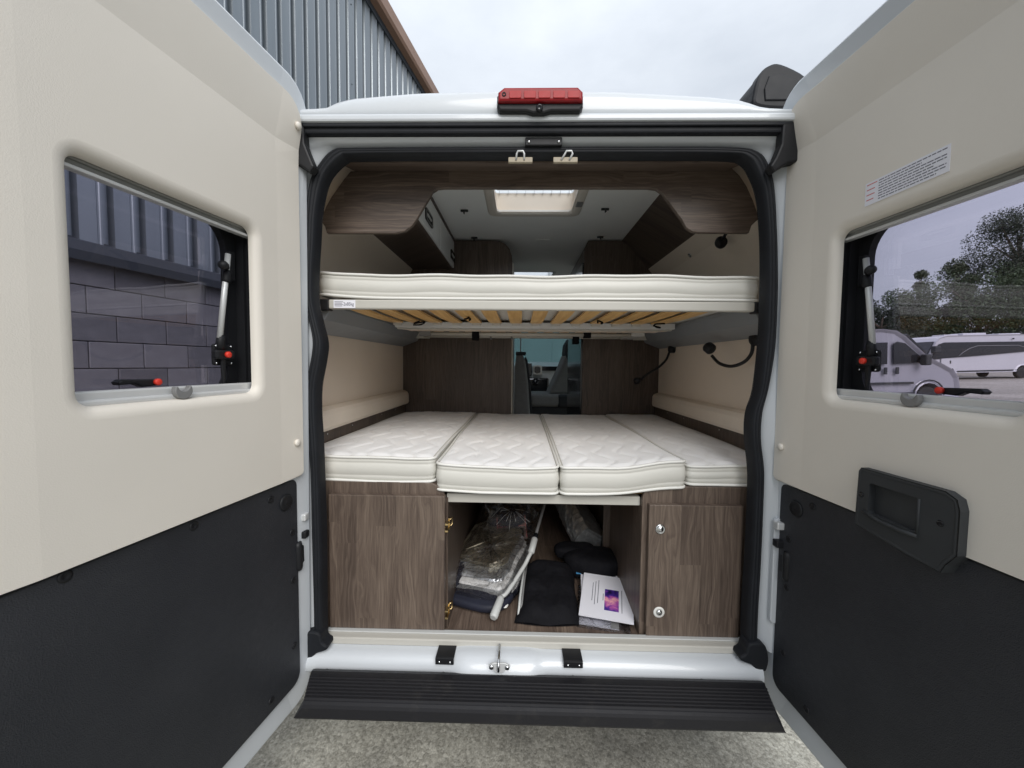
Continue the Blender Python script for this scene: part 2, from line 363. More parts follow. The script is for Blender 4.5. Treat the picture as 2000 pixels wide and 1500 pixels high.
    def mesh(s, name, recalc=True):
        vs = [s.T(*p) for p in s.v] if s.T else s.v
        me = bpy.data.meshes.new(name); me.from_pydata(vs, [], s.f)
        me.polygons.foreach_set('use_smooth', s.sm)
        if recalc:
            bm = bmesh.new(); bm.from_mesh(me); bmesh.ops.remove_doubles(bm, verts=bm.verts, dist=1e-5); bmesh.ops.recalc_face_normals(bm, faces=bm.faces); bm.to_mesh(me); bm.free()
        me.update(); return me
    def build(s, name, mat, parent=None, recalc=True, **props):
        return link(name, s.mesh(name, recalc), mat, parent, **props)
def link(name, me, mat, parent=None, **props):
    o = bpy.data.objects.new(name, me); COL.objects.link(o)
    if not me.materials: me.materials.append(MATS[mat])
    if parent is not None: o.parent = parent
    for k, v in props.items(): o[k] = v
    return o
def empty(name, loc=(0, 0, 0), rz=0, parent=None, **props):
    o = bpy.data.objects.new(name, None); COL.objects.link(o); o.location = loc; o.rotation_euler = (0, 0, rz); o.empty_display_size = .1
    if parent is not None: o.parent = parent
    for k, v in props.items(): o[k] = v
    return o
def text_mesh(body, size):
    cu = bpy.data.curves.new('txt', 'FONT'); cu.body = body; cu.size = size; ob = bpy.data.objects.new('txt', cu); COL.objects.link(ob)
    dg = bpy.context.evaluated_depsgraph_get(); me = bpy.data.meshes.new_from_object(ob.evaluated_get(dg))
    r = ([tuple(v.co) for v in me.vertices], [list(p.vertices) for p in me.polygons]); bpy.data.objects.remove(ob); bpy.data.curves.remove(cu); bpy.data.meshes.remove(me); return r
def lerp(a, b, t): return a+(b-a)*t
def interp(T, x):
    if x <= T[0][0]: return T[0][1]
    for (a, b), (c, d) in zip(T, T[1:]):
        if x <= c: return lerp(b, d, (x-a)/(c-a))
    return T[-1][1]

# ================================================================== SETTING
def gh(x, y): return .035*max(0.0, x-6.0)**1.0 if x > 6 else 0.0
m = MB(); xs = [-400, -60, -20, -8, -3, 0, 3, 6, 8, 12, 20, 40, 80, 160, 400]; ys = [-300, -60, -20, -6, 0, 6, 12, 25, 60, 140, 500]
m.add([(x, y, gh(x, y)) for y in ys for x in xs], [[j*len(xs)+i, j*len(xs)+i+1, (j+1)*len(xs)+i+1, (j+1)*len(xs)+i] for j in range(len(ys)-1) for i in range(len(xs)-1)])
m.build('ground', 'yard_gravel', None, False, kind='structure')
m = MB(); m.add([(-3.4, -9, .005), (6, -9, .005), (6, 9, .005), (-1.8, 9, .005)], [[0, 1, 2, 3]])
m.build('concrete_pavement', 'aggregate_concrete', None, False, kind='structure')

# ---- warehouse beside the van
WA = R(10.2); wo = Vector((-3.13, 1.4, 0)); wd = Vector((math.sin(WA), math.cos(WA), 0)); wn = Vector((math.cos(WA), -math.sin(WA), 0))
def WT(s, d, z): p = wo+wd*s+wn*d; return (p.x, p.y, z)                 # along the wall, out of the wall, up
wh = empty('warehouse', (-3.3, .4, 0), label='slate grey warehouse of ribbed metal cladding above a painted block wall, left of the van', category='building')
def wbuild(m, name, mat, **k):
    o = m.build(name, mat, wh, **k); o.matrix_parent_inverse = Matrix.Translation((3.3, -.4, 0)); return o
S0, S1, ZB, ZT = -3.6, 8.4, 2.20, 7.02
m = MB(WT); m.rbox(S0, S1, -.25, -.012, 0, ZB, 0); wbuild(m, 'wall_core', 'mortar')
BL, BH = .345, .195
bm_ = MB(); bm_.rbox(-BL/2+.003, BL/2-.003, -.02, .0, -BH/2+.003, BH/2-.003, .005, 2); bme = bm_.mesh('block')
bme.materials.append(MATS['block_paint'])
for r_ in range(11):
    z = ZB-BH*(r_+.5)+.0
    s = -1.55+.141+(BL/2 if r_ % 2 else 0)
    while s < 5.6:
        o = link('block', bme, 'block_paint', wh); p = WT(s, random.uniform(-.0015, .0015), z)
        o.matrix_parent_inverse = Matrix.Translation((3.3, -.4, 0)); o.location = p; o.rotation_euler = (0, 0, math.atan2(wd.y, wd.x)+math.pi); s += BL
m = MB(WT); m.prism([(-.02, ZB-.01), (.075, ZB-.035), (.08, ZB+.03), (.06, ZB+.10), (-.02, ZB+.14)], S0, S1, 'x')
# prism on axis x gives (along, out, up)
wbuild(m, 'base_flashing', 'flashing')
rib = .205; prof = [(0, .042), (.095, .042), (.101, .037), (.111, .037), (.117, .042), (.128, .042), (.146, 0), (.184, 0), (.199, .042)]
s = S0; n_sheet = 0; me_sheet = None
base_rot = math.atan2(wd.y, wd.x)
PR = []
for k in range(4):
    for q, d in prof: PR.append((k*rib+q, d))
PR.append((4*rib, .042)); mm = MB()
mm.rings([[(a, -d, 0) for a, d in PR], [(a, -d, ZT-ZB-.05) for a, d in PR]], closed=False, sm=False)
me_sheet = mm.mesh('cladding_sheet'); me_sheet.materials.append(MATS['cladding'])
s = .945+.167-.158-rib*22
while s < S1:
    o = link('cladding_sheet', me_sheet, 'cladding', wh); p = WT(s, .0, ZB+.05); o.matrix_parent_inverse = Matrix.Translation((3.3, -.4, 0)); o.location = p; o.rotation_euler = (0, 0, base_rot)
    for zs in (3.2, 4.35, 5.5, 6.6):
        for q in (.06, .06+2*rib):
            if s > .5:
                b = MB(WT).lathe((s+q, .042, zs), (0, 1, 0), [(.010, -.002), (.010, .003), (.006, .007), (0, .008)], 8)
                if random.random() < .5: wbuild(b, 'screw', 'gutter_dark')
    s += 4*rib
m = MB(WT); m.prism([(-.3, ZB), (-.02, ZB), (-.02, ZT+.1), (-.3, ZT+.1)], S0, S1, 'x'); wbuild(m, 'cladding_backing', 'gutter_dark')
m = MB(WT); m.prism([(-.05, ZT-.05), (.06, ZT-.05), (.06, ZT+.12), (-.05, ZT+.12)], S0, S1, 'x'); wbuild(m, 'eave_trim', 'gutter_dark')
m = MB(WT); m.prism([(.06, ZT+.045), (.17, ZT+.045), (.20, ZT+.09), (.20, ZT+.28), (.185, ZT+.28), (.185, ZT+.10), (.06, ZT+.06)], S0, S1, 'x'); wbuild(m, 'gutter', 'fascia_brown')
m = MB(WT); m.prism([(-6, ZT+.9), (.1, ZT+.12), (.1, ZT+.17), (-6, ZT+.95)], S0, S1, 'x'); wbuild(m, 'roof', 'flashing')
m = MB(WT); m.prism([(-6, 0), (-.25, 0), (-.25, ZT+.1), (-6, ZT+.9)], S1-.05, S1, 'x'); wbuild(m, 'gable_wall', 'flashing')
# ---- low shed seen through the windscreen
sh = empty('distant_shed', (2, 24, 0), label='long teal grey shed seen far ahead through the windscreen', category='building')
for k in range(6): MB().rbox(-9+k*3.0, -9+k*3.0+2.99, 0, .1, 0, 4.4, .004).build('wall_panel', 'shed_teal', sh)
MB().rbox(-9, 9, .11, .2, 0, 4.4, 0).build('wall_core', 'shed_teal', sh)
MB().prism([(-.4, 4.4), (3, 5.3), (6, 5.3), (6, 5.4), (3, 5.4), (-.4, 4.5)], -9.3, 9.3, 'x').build('roof', 'flashing', sh)

# ---- parked vehicles over on the right
def wheel(parent, x, y, z, r=.34, wdt=.22, side=-1):
    t = MB(); t.lathe((x, y, z), (0, 1, 0), [(r*.62, -wdt/2), (r*.93, -wdt/2), (r, -wdt/2+.03), (r, wdt/2-.03), (r*.93, wdt/2), (r*.62, wdt/2)], 28)
    o = t.build('wheel', 'tyre', parent)
    MB().lathe((x, y+side*.02, z), (0, side, 0), [(r*.64, 0), (r*.62, .05), (r*.5, .06), (r*.2, .085), (0, .09)], 24).build('rim', 'grey_plastic', o)
def body_profile(P, wheels, r=.40):
    # polygon (x,z) with wheel arches cut in the bottom edge (given right to left along the sill)
    Q = list(P)
    for wx, sz in sorted(wheels, reverse=True):
        for i in range(9):
            a = math.pi*i/8; Q.append((wx+r*math.cos(a), sz+r*math.sin(a)))
    return Q
def shift(o, T):
    for c in o.children: pass
sl = math.atan(.035)
def parked_van(name, loc, rz, mat, label, **kw):
    v = empty(name, loc, rz, label=label, category='van', **kw); v.rotation_euler = (0, -sl, rz)
    P = body_profile([(-3.0, .42), (-3.0, 2.30), (-2.93, 2.44), (-2.8, 2.50), (.6, 2.52), (1.0, 2.46), (1.28, 2.28), (1.98, 1.62), (2.45, 1.38), (2.78, 1.18), (2.93, .95), (2.98, .60), (2.95, .34)], [(2.03, .40), (-1.95, .40)])
    b = MB(); Q1 = offset(P, .10); Q2 = offset(P, .03)
    b.rings([[(x, -.93, z) for x, z in Q1], [(x, -.985, z) for x, z in Q2], [(x, -1.0, z) for x, z in P], [(x, 1.0, z) for x, z in P], [(x, .985, z) for x, z in Q2], [(x, .93, z) for x, z in Q1]], True, True, True, False)
    b.build('body', mat, v)
    MB().prism([(.92, 1.42), (1.86, 1.46), (1.80, 1.58), (1.26, 2.06), (1.0, 2.12), (.90, 2.06)], -1.012, -.99, 'y', .004).build('cab_window', 'vehicle_glass', v)
    MB().prism([(-1.15, 1.40), (.72, 1.42), (.72, 2.10), (-1.15, 2.10)], -1.010, -.99, 'y', .004).build('side_window', 'vehicle_glass', v)
    MB().prism([(-2.7, 1.40), (-1.4, 1.40), (-1.4, 2.10), (-2.7, 2.10)], -1.010, -.99, 'y', .004).build('side_window', 'vehicle_glass', v)
    MB().prism([(-1.5, .78), (1.55, .78), (1.55, .85), (-1.5, .85)], -1.012, -.99, 'y', .004).build('side_moulding', 'dark_plastic', v)
    MB().prism([(-1.5, .40), (1.58, .40), (1.58, .52), (-1.5, .52)], -1.008, -.97, 'y', .004).build('sill_cover', 'dark_plastic', v)
    for x in (.62, .98): MB().rbox(x, x+.10, -1.03, -.99, 1.10, 1.32, .02).build('door_handle', 'dark_plastic', v)
    mi = MB(); mi.rbox(1.66, 1.84, -1.26, -1.05, 1.36, 1.70, .04); mi.rbox(1.70, 1.80, -1.07, -.98, 1.42, 1.52, .01); mi.build('wing_mirror', 'dark_plastic', v)
    MB().prism([(1.42, 2.30), (2.02, 1.72), (2.06, 1.76), (1.46, 2.36)], -.86, .86, 'y').build('windscreen', 'vehicle_glass', v)
    ar = MB(); ar.tube([(2.03+.47*math.cos(math.pi*i/10), -1.0, .42+.47*math.sin(math.pi*i/10)) for i in range(11)], .022, 8); ar.build('wheel_arch', 'dark_plastic', v)
    for x in (2.03, -1.95): wheel(v, x, -.86, .34); wheel(v, x, .86, .34, side=1)
    r_ = MB(); r_.tube([(-2.5, -.75, 2.62), (.3, -.75, 2.62), (.55, -.75, 2.52)], .02, 8); [r_.tube([(x, -.75, 2.5), (x, -.75, 2.62)], .015, 6) for x in (-2.4, -1, .2)]
    r_.build('roof_rail', 'aluminium', v)
    return v
parked_van('parked_van', (10.75, 12.0, .165), 0, 'van_silver', 'silver panel van with roof rails parked side-on, behind the right rear door window')
def motorhome(name, loc, rz, label, L=7.2, mat='van_white', **kw):
    v = empty(name, loc, rz, label=label, category='motorhome', **kw); v.rotation_euler = (0, -sl, rz)
    P = body_profile([(L, .45), (L, 2.55), (L-.1, 2.75), (L-.4, 2.82), (1.2, 2.85), (.75, 2.72), (.55, 2.5), (.12, 1.55), (.0, 1.3), (-.12, .95), (-.08, .5), (.1, .36)][::-1], [(L-2.2, .42), (1.25, .42)])
    P = [(.1, .36), (-.08, .5), (-.12, .95), (.0, 1.3), (.12, 1.55), (.55, 2.5), (.75, 2.72), (1.2, 2.85), (L-.4, 2.82), (L-.1, 2.75), (L, 2.55), (L, .45)]
    for wx in (L-2.2, 1.35):
        for i in range(9): a = math.pi*i/8; P.append((wx+.4*math.cos(a), .44+.4*math.sin(a)))
    b = MB(); Q1 = offset(P, .08)
    b.rings([[(x, -1.1, z) for x, z in Q1], [(x, -1.15, z) for x, z in P], [(x, 1.15, z) for x, z in P], [(x, 1.1, z) for x, z in Q1]], True, True, True, False); b.build('body', mat, v)
    MB().prism([(.22, 1.32), (1.2, 1.42), (3.2, 1.52), (L-.8, 1.80), (L-.35, 2.2), (L-.4, 2.34), (1.0, 2.42), (.66, 2.3)], -1.162, -1.14, 'y', .004).build('side_window', 'vehicle_glass', v)
    MB().tube([(1.9, -1.17, 1.5), (2.2, -1.17, 1.75), (2.6, -1.17, 2.0), (3.1, -1.17, 2.15), (5.6, -1.17, 2.12), (6.2, -1.17, 1.95)], .02, 6).build('window_graphic', 'grey_plastic', v)
    MB().prism([(.0, 1.45), (.14, 1.45), (.6, 2.45), (.48, 2.5)], -1.0, 1.0, 'y').build('windscreen', 'vehicle_glass', v)
    dr = MB(); dr.prism(rrect(.85, 1.55, .62, 1.38, .04), -1.166, -1.15, 'y', .004); d_ = dr.build('cab_door', mat, v)
    MB().rbox(1.38, 1.46, -1.185, -1.16, 1.05, 1.25, .01).build('handle', 'dark_plastic', d_)
    MB().prism([(1.9, .50), (L-2.8, .50), (L-2.8, .58), (1.9, .58)], -1.165, -1.14, 'y').build('skirt_trim', 'dark_plastic', v)
    MB().rbox(.1, .5, -1.5, -1.2, 1.75, 2.2, .06).build('wing_mirror', 'dark_plastic', v)
    for i, (x, l, h) in enumerate(((1.7, .9, .10), (2.9, 1.5, .16), (5.2, 1.4, .08))): MB().rbox(x, x+l, -.5, .3, 2.82, 2.85+h, .04).build('roof_hatch', mat, v)
    for x in (L-2.2, 1.35): wheel(v, x, -1.0, .35); wheel(v, x, 1.0, .35, side=1)
    MB().lathe((L-2.9, -1.16, 2.55), (0, -1, 0), [(.05, 0), (.05, .03), (0, .04)], 12).build('marker_lamp', 'dark_plastic', v)
    return v
motorhome('motorhome', (26.2, 25.2, .72), 0, 'white coach-style motorhome with long dark window band, behind the silver van', 8.2)
motorhome('motorhome', (27.6, 31.5, .80), 0, 'white motorhome half hidden behind the coach-style one, only its pale roof and cab showing', 7.0)

# ---- trees behind the yard
def tree(name, x, y, h, r, mat, n, label, lean=0, low=.25, seed=1, squash=1.0, leaf=.26, lobes=14):
    rnd = random.Random(seed); z0 = gh(x, y); t = empty(name, (x, y, z0), label=label, category='tree')
    tr = MB(); top = Vector((lean, 0, h*.8)); P = [Vector((lean*(q/5)**1.5+rnd.uniform(-.12, .12), rnd.uniform(-.12, .12), h*.8*q/5-.1*(q == 0))) for q in range(6)]
    tr.tube(P, [h*.028*(1-.8*q/5)+.03 for q in range(6)], 8)
    C = []
    for k in range(lobes):
        zz = lerp(low, .93, rnd.random()**.8); env = r*math.sin(math.pi*min(.96, .22+.68*(1-zz)))
        a = rnd.uniform(0, 6.28); d = env*math.sqrt(rnd.random())*.8; c = Vector((lean*zz+d*math.cos(a), d*math.sin(a), h*zz)); C.append((c, rnd.uniform(.28, .5)*r*squash))
        b0 = P[min(4, int(zz*5))]; tr.tube([b0, (b0+c)*.5+Vector((0, 0, -.15)), c], [h*.010+.02, h*.006+.01, .012], 5)
    tr.build('trunk', 'bark', t)
    V = []; F = []
    for k in range(int(n*1.9)):
        c, rr = C[rnd.randrange(len(C))]; d = Vector((rnd.gauss(0, 1), rnd.gauss(0, 1), rnd.gauss(0, .75))).normalized()*rr*(rnd.random()**.33)
        p = c+d; s_ = leaf*rnd.uniform(.5, 1.2); u = Vector((rnd.gauss(0, 1), rnd.gauss(0, 1), rnd.gauss(0, 1))).normalized(); q = u.orthogonal().normalized(); q = (Matrix.Rotation(rnd.random()*6.28, 3, u) @ q); w_ = u.cross(q)
        b = len(V); V += [p-q*s_*.5, p+w_*s_*.22+u*s_*.06, p+q*s_*.6, p-w_*s_*.22]; F.append([b, b+1, b+2, b+3])
    cr = MB(); cr.add(V, F, False); cr.build('crown', mat, t, False)
    return t
tree('spreading_tree', 38.6, 41, 7.2, 3.4, 'leaf_dark', 5200, 'dark spreading tree at the left end of the tree line, above the silver van', seed=3, low=.3)
tree('round_tree', 42.6, 42, 9.4, 3.6, 'leaf_mid', 6500, 'round mid green tree right of the dark spreading one', seed=5, low=.12, lobes=20)
tree('feathery_tree', 46.6, 42, 12.2, 2.0, 'leaf_olive', 3400, 'thin feathery-topped tree leaning right, above the round green trees', lean=1.2, seed=8, low=.5, leaf=.28)
tree('pointed_tree', 44.2, 43, 11.4, 1.5, 'leaf_olive', 2200, 'small pointed treetop left of the feathery tree', seed=12, low=.5, leaf=.26)
tree('bushy_tree', 46.4, 39, 9.6, 4.2, 'leaf_mid', 8000, 'broad bushy green tree behind the coach-style motorhome', seed=13, low=.1, lobes=22)
tree('tall_tree', 52.5, 41, 17.5, 5.0, 'leaf_dark', 15000, 'tallest dark tree at the right edge of the window view', seed=21, low=.25, lobes=22)
tree('edge_tree', 51.0, 37, 9.8, 4.5, 'leaf_mid', 7000, 'low bushy tree beneath the tallest tree, cut off by the picture edge', seed=22, low=.1, lobes=20)
tree('backing_tree', 43.0, 50, 8.5, 4.2, 'leaf_dark', 5000, 'dark tree filling the gap behind the round green tree', seed=31, low=.1, lobes=18)
hd = MB(); V = []; F = []; rnd = random.Random(4)
for k in range(16000):
    x = rnd.uniform(33, 75); y = 47+rnd.uniform(-1.5, 1.5)+(.0 if x > 40 else 12); h_ = (4.2+1.2*math.sin(x*.9)+.8*math.sin(x*2.3)) if x > 39 else 3.6+.5*math.sin(x*1.7); z = gh(x, y)+rnd.random()**.8*h_
    p = Vector((x, y, z)); s_ = .45; u = Vector((rnd.gauss(0, 1), rnd.gauss(0, 1), rnd.gauss(0, 1))).normalized(); q = u.orthogonal().normalized(); w_ = u.cross(q); b = len(V)
    V += [p-q*s_*.5, p+w_*s_*.25, p+q*s_*.6, p-w_*s_*.25]; F.append([b, b+1, b+2, b+3])
hd.add(V, F); hd.build('undergrowth', 'leaf_dark', None, False, kind='stuff', label='dark mass of far undergrowth below the trees', category='undergrowth')

# ================================================================== CAMPERVAN SHELL
van = empty('campervan', (0, 0, 0), label='white campervan seen from behind with both rear doors wide open', category='campervan')
# measured outline of the rear opening: outer and inner edge of the rubber seal, left bottom -> top -> right bottom
LO = [(-.615, 2.186), (-.697, 2.179), (-.749, 2.124), (-.776, 2.071), (-.788, 1.966), (-.798, 1.796), (-.801, 1.745), (-.795, 1.676), (-.779, 1.599), (-.773, 1.547), (-.781, 1.485), (-.798, 1.406), (-.799, 1.354), (-.794, 1.22), (-.787, 1.104), (-.786, .863), (-.783, .615), (-.784, .506)][::-1]
LI = [(-.615, 2.162), (-.663, 2.155), (-.710, 2.112), (-.733, 2.064), (-.751, 1.980), (-.758, 1.890), (-.765, 1.796), (-.767, 1.694), (-.752, 1.616), (-.737, 1.547), (-.744, 1.486), (-.761, 1.398), (-.764, 1.31), (-.760, 1.221), (-.757, 1.105), (-.753, .863), (-.755, .616), (-.755, .507)][::-1]
TO = [(-.3, 2.188), (0, 2.188), (.3, 2.188), (.60, 2.186)]; TI = [(-.3, 2.164), (0, 2.164), (.3, 2.164), (.585, 2.162)]
RO = [(.690, 2.170), (.727, 2.122), (.745, 2.054), (.758, 1.926), (.767, 1.798), (.771, 1.70), (.770, 1.543), (.754, 1.415), (.737, 1.329), (.736, 1.242), (.750, 1.146), (.753, 1.081), (.754, .845), (.752, .652), (.753, .510)]
RI = [(.650, 2.150), (.682, 2.110), (.709, 2.041), (.725, 1.926), (.733, 1.798), (.735, 1.70), (.735, 1.572), (.724, 1.406), (.704, 1.328), (.702, 1.250), (.716, 1.146), (.721, 1.063), (.721, .844), (.717, .651), (.720, .510)]
SO = spline([Vector((a, b, 0)) for a, b in LO+TO+RO], 5); SI = spline([Vector((a, b, 0)) for a, b in LI+TI+RI], 5)
def outer_target(p):
    if p.y < 1.95: return Vector((-.875 if p.x < 0 else .845, p.y, 0))
    c = Vector((0, 1.95, 0)); d = p-c; k = 1e9
    if d.x < 0: k = min(k, -.875/d.x)
    if d.x > 0: k = min(k, .845/d.x)
    if d.y > 0: k = min(k, .262/d.y)
    return c+d*k
Q = [outer_target(p) for p in SO]
RR = []
for t, yv in ((0, .012), (.05, -.006), (.35, -.014), (.42, -.024), (.85, -.030), (1.0, -.032)):
    RR.append([(lerp(a.x, b.x, t), yv, lerp(a.y, b.y, t)) for a, b in zip(SO, Q)])
RR.append([((-1.0 if q.x < -.86 else 1.0 if q.x > .83 else q.x), .06 if abs(q.x) > .83 else -.032, q.y) for q in Q])
fm = MB(); fm.rings(RR, closed=False, sm=True); fm.build('door_frame', 'white_paint', van, False)
RR = []
for t, yv in ((-.02, .012), (.04, -.012), (.14, -.019), (.30, -.022), (.335, -.013), (.37, -.022), (.62, -.024), (.66, -.013), (.70, -.023), (.90, -.017), (1.0, .0), (1.0, .03)):
    RR.append([(lerp(a.x, b.x, t), yv, lerp(a.y, b.y, t)) for a, b in zip(SO, SI)])
MB().rings(RR, closed=False, sm=True).build('door_seal', 'rubber', van, False)
for sh_ in (-1, 1):          # rubber shoes where the seal meets the sill
    P_ = [(-.805, .545), (-.757, .545), (-.745, .512), (-.728, .498), (-.733, .484), (-.765, .472), (-.785, .456), (-.815, .452), (-.822, .50)]
    if sh_ > 0: P_ = [(-x-.042, z) for x, z in P_][::-1]
    MB().prism([tuple(p)[:2] for p in spline([(x, z, 0) for x, z in P_], 4, True)], -.034, .02, 'y', .006).build('seal_shoe', 'rubber', van)
# pillar pressings, hinges and check straps
for sd, xe, xi in ((-1, -.850, -.808), (1, .822, .778)):
    for z0, z1, dy in ((.62, .98, .008),):
        MB().prism(rrect(min(xe, xi), max(xe, xi), z0, z1, .014), -.033-dy*.3, -.02, 'y', .003).build('pillar_pressing', 'white_paint', van)
    for z in (.96, .90):
        h = MB(); h.rbox(sd*.795-.02, sd*.795+.012, -.055, -.030, z-.012, z+.012, .004); hg = h.build('striker_plate', 'aluminium', van) if z > .93 else h.build('buffer', 'black_plastic', van)
    h = MB(); h.rbox(sd*.815-.02, sd*.815+.02, -.075, -.03, .80, .87, .008); h.lathe((sd*.80, -.07, .79), (0, 0, 1), [(.010, 0), (.013, .01), (.013, .08), (.010, .095)], 12); h.build('check_strap', 'black_plastic', van)
# black corner mouldings under the gutter
cl = [(-.80, 2.236), (-.765, 2.236), (-.762, 2.175), (-.745, 2.132), (-.733, 2.104), (-.748, 2.086), (-.775, 2.104), (-.80, 2.112), (-.815, 2.125)]
MB().prism(cl, -.060, -.025, 'y', .006).build('corner_moulding', 'black_plastic', van)
MB().prism([(.775-.0*0, 2.236), (.733, 2.236), (.730, 2.17), (.715, 2.130), (.700, 2.104), (.715, 2.088), (.752, 2.112), (.785, 2.118), (.795, 2.14)], -.060, -.025, 'y', .006).build('corner_moulding', 'black_plastic', van)
gt = MB(); gt.rbox(-.80, .785, -.052, -.02, 2.209, 2.2375, .006); gt.rbox(-.80, .785, -.060, -.045, 2.226, 2.2375, .003); gt.build('gutter_seal', 'rubber', van)
# roof cap and roof
ZE = [(-1.02, 2.14), (-.97, 2.235), (-.90, 2.285), (-.83, 2.303), (-.71, 2.309), (-.69, 2.312), (-.673, 2.325), (-.613, 2.341), (-.409, 2.357), (-.107, 2.365), (.226, 2.359), (.50, 2.342), (.60, 2.331), (.63, 2.322), (.65, 2.311), (.69, 2.303), (.786, 2.298), (.85, 2.285), (.92, 2.25), (.98, 2.18), (1.02, 2.12)]
XS = sorted(set([round(-1.02+.03*i, 3) for i in range(69)]+[-.235, .235]))   # the bed hatch and an added daylight hatch are cut out of this grid
ROWS = [(-.050, 'lip', 0), (-.056, 'f', .05), (-.058, 'f', .2), (-.058, 'f', .5), (-.055, 'f', .78), (-.048, 'f', .93), (-.034, 'f', 1.0), (-.01, 'd', -.012), (.03, 'd', .002), (.10, 'd', .024), (.335, 'd', .055), (.52, 'd', .065), (1.0, 'd', .07), (2.4, 'd', .07), (3.0, 'd', .06), (3.2, 'd', .05), (3.7, 'd', -.04), (4.1, 'd', -.20)]
def roof_z(x, kind, k):
    ze = interp(ZE, x); lo = min(2.263, ze-.03)
    if kind == 'lip': return lo-.006
    return lerp(lo, ze-.020, k) if kind == 'f' else ze+k
V = [(x, y, roof_z(x, kd, k)) for (y, kd, k) in ROWS for x in XS]; F = []; nx = len(XS)
for j in range(len(ROWS)-1):
    for i in range(nx-1):
        if -.24 < (XS[i]+XS[i+1])/2 < .24 and .335 < (ROWS[j][0]+ROWS[j+1][0])/2 < 1.0 or (-.24 < (XS[i]+XS[i+1])/2 < .24 and 2.4 < (ROWS[j][0]+ROWS[j+1][0])/2 < 3.0): continue
        F.append([j*nx+i, j*nx+i+1, (j+1)*nx+i+1, (j+1)*nx+i])
MB().add(V, F, True).build('roof', 'white_paint', van, False)
hl_ = MB(); hl_.rbox(-.84, .82, -.066, -.03, 2.238, 2.262, .007); hl_.build('roof_lip', 'white_paint', van)
# sides, floor, nose
for sd in (-1, 1):
    P = [(.05, .36), (5.1, .36), (5.1, 1.25), (4.75, 1.35), (4.1, 2.05), (3.6, 2.24), (.05, 2.24)]
    MB().plate(P, [rrect(3.35, 4.25, 1.36, 1.95, .05), rrect(2.2, 3.2, 1.20, 1.85, .05)], sd*1.0, sd*.975, 'x').build('side_panel', 'white_paint', van)
    MB().rbox(sd*.985, sd*.99, 3.33, 4.27, 1.34, 1.97, 0).build('cab_window', 'windscreen_glass', van)
    MB().rbox(sd*.985, sd*.99, 2.18, 3.22, 1.18, 1.87, 0).build('side_window', 'windscreen_glass', van)  # clear side windows added out of view to let more daylight in
MB().prism([(4.75, .4), (5.6, .4), (5.65, .9), (5.35, 1.15), (5.0, 1.30), (4.75, 1.33)], -.97, .97, 'x', .04).build('bonnet', 'white_paint', van)
MB().prism([(4.08, 2.16), (4.86, 1.32), (4.865, 1.325), (4.085, 2.165)], -.9, .9, 'x').build('windscreen', 'windscreen_glass', van)
MB().rbox(-.97, .97, .03, 4.9, .36, .455, 0).build('underbody', 'dark_plastic', van)
for x in (-.84, .84):
    for y in (1.05, 4.65): 
        t = MB(); t.lathe((x, y, .34), (1, 0, 0), [(.2, -.11), (.31, -.11), (.34, -.08), (.34, .08), (.31, .11), (.2, .11)], 28); o = t.build('wheel', 'tyre', van)
        MB().lathe((x, y, .34), (math.copysign(1, x), 0, 0), [(.21, -.02), (.2, .07), (.12, .09), (0, .1)], 24).build('rim', 'grey_plastic', o)
# sill and bumper
def silly(x):                                                    # how far the striker boss swells out of the sill
    a = 1/(1+math.exp(-(x+.275)/.012)); b = 1/(1+math.exp((x+.0)/.012)); return a*b
V = []; xs = [-.80+.0125*i for i in range(126)]
for (y, z, ky, kz) in ((.035, .474, 0, .004), (.0, .474, 0, .010), (-.02, .470, -.006, .008), (-.034, .458, -.016, .004), (-.042, .440, -.024, -.004), (-.044, .418, -.026, -.012), (-.030, .405, 0, 0)):
    V.append([(x, y+ky*silly(x), z+kz*silly(x)-.010*max(0, (x-.2)/.6)*0) for x in xs])
MB().rings(V, closed=False, sm=True).build('sill', 'white_paint', van, False)
MB().rbox(-.765, .742, .012, .055, .474, .4995, .004).build('sill_trim', 'frame_beige', van)
MB().rbox(-.768, .745, .040, .060, .4995, .504, .002).build('trim_edge', 'light_plastic', van)
for x0, x1 in ((-.348, -.285), (.088, .153)):
    p = MB(); p.rbox(x0, x1, -.045, .012, .476, .481, .001); p.rbox(x0, x1, -.050, -.045, .458, .481, .002); o = p.build('hinge_plate', 'black_plastic', van)
    for q in (.22, .8): MB().lathe((lerp(x0, x1, q), -.050, .468), (0, -1, 0), [(.004, 0), (.004, .002), (0, .003)], 10).build('bolt', 'chrome', o)
st = MB(); st.prism([(-.165, .478), (-.15, .487), (-.108, .487), (-.092, .478), (-.118, .452), (-.14, .452)], -.072, -.066, 'y', .002); so = st.build('striker', 'aluminium', van)
for x in (-.155, -.102): MB().lathe((x, -.072, .474), (0, -1, 0), [(.008, 0), (.008, .004), (.004, .006), (0, .0065)], 12).build('bolt', 'chrome', so)
MB().tube([(-.131, -.066, .466), (-.131, -.083, .468), (-.131, -.078, .49), (-.131, .0, .497)], .004, 8).build('striker_loop', 'chrome', so)
PB = [(-.020, .405), (-.045, .410), (-.052, .434), (-.075, .446)]
y = -.100
for k in range(7): PB += [(y, .447), (y-.0025, .453), (y-.008, .453), (y-.0105, .447)]; y -= .0128
PB += [(-.190, .446), (-.197, .441), (-.200, .432), (-.199, .402), (-.195, .394), (-.17, .390), (-.05, .390)]
xs = [-.765, -.760]+[-.66+.11*i for i in range(13)]+[.742, .747]
def bend(x): return .0
def taper(x, y, z): return x-math.copysign(.045*min(1, max(0, (-y-.06)/.13))*min(1, max(0, (z-.375)/.06)), x) if abs(x) > .72 else x
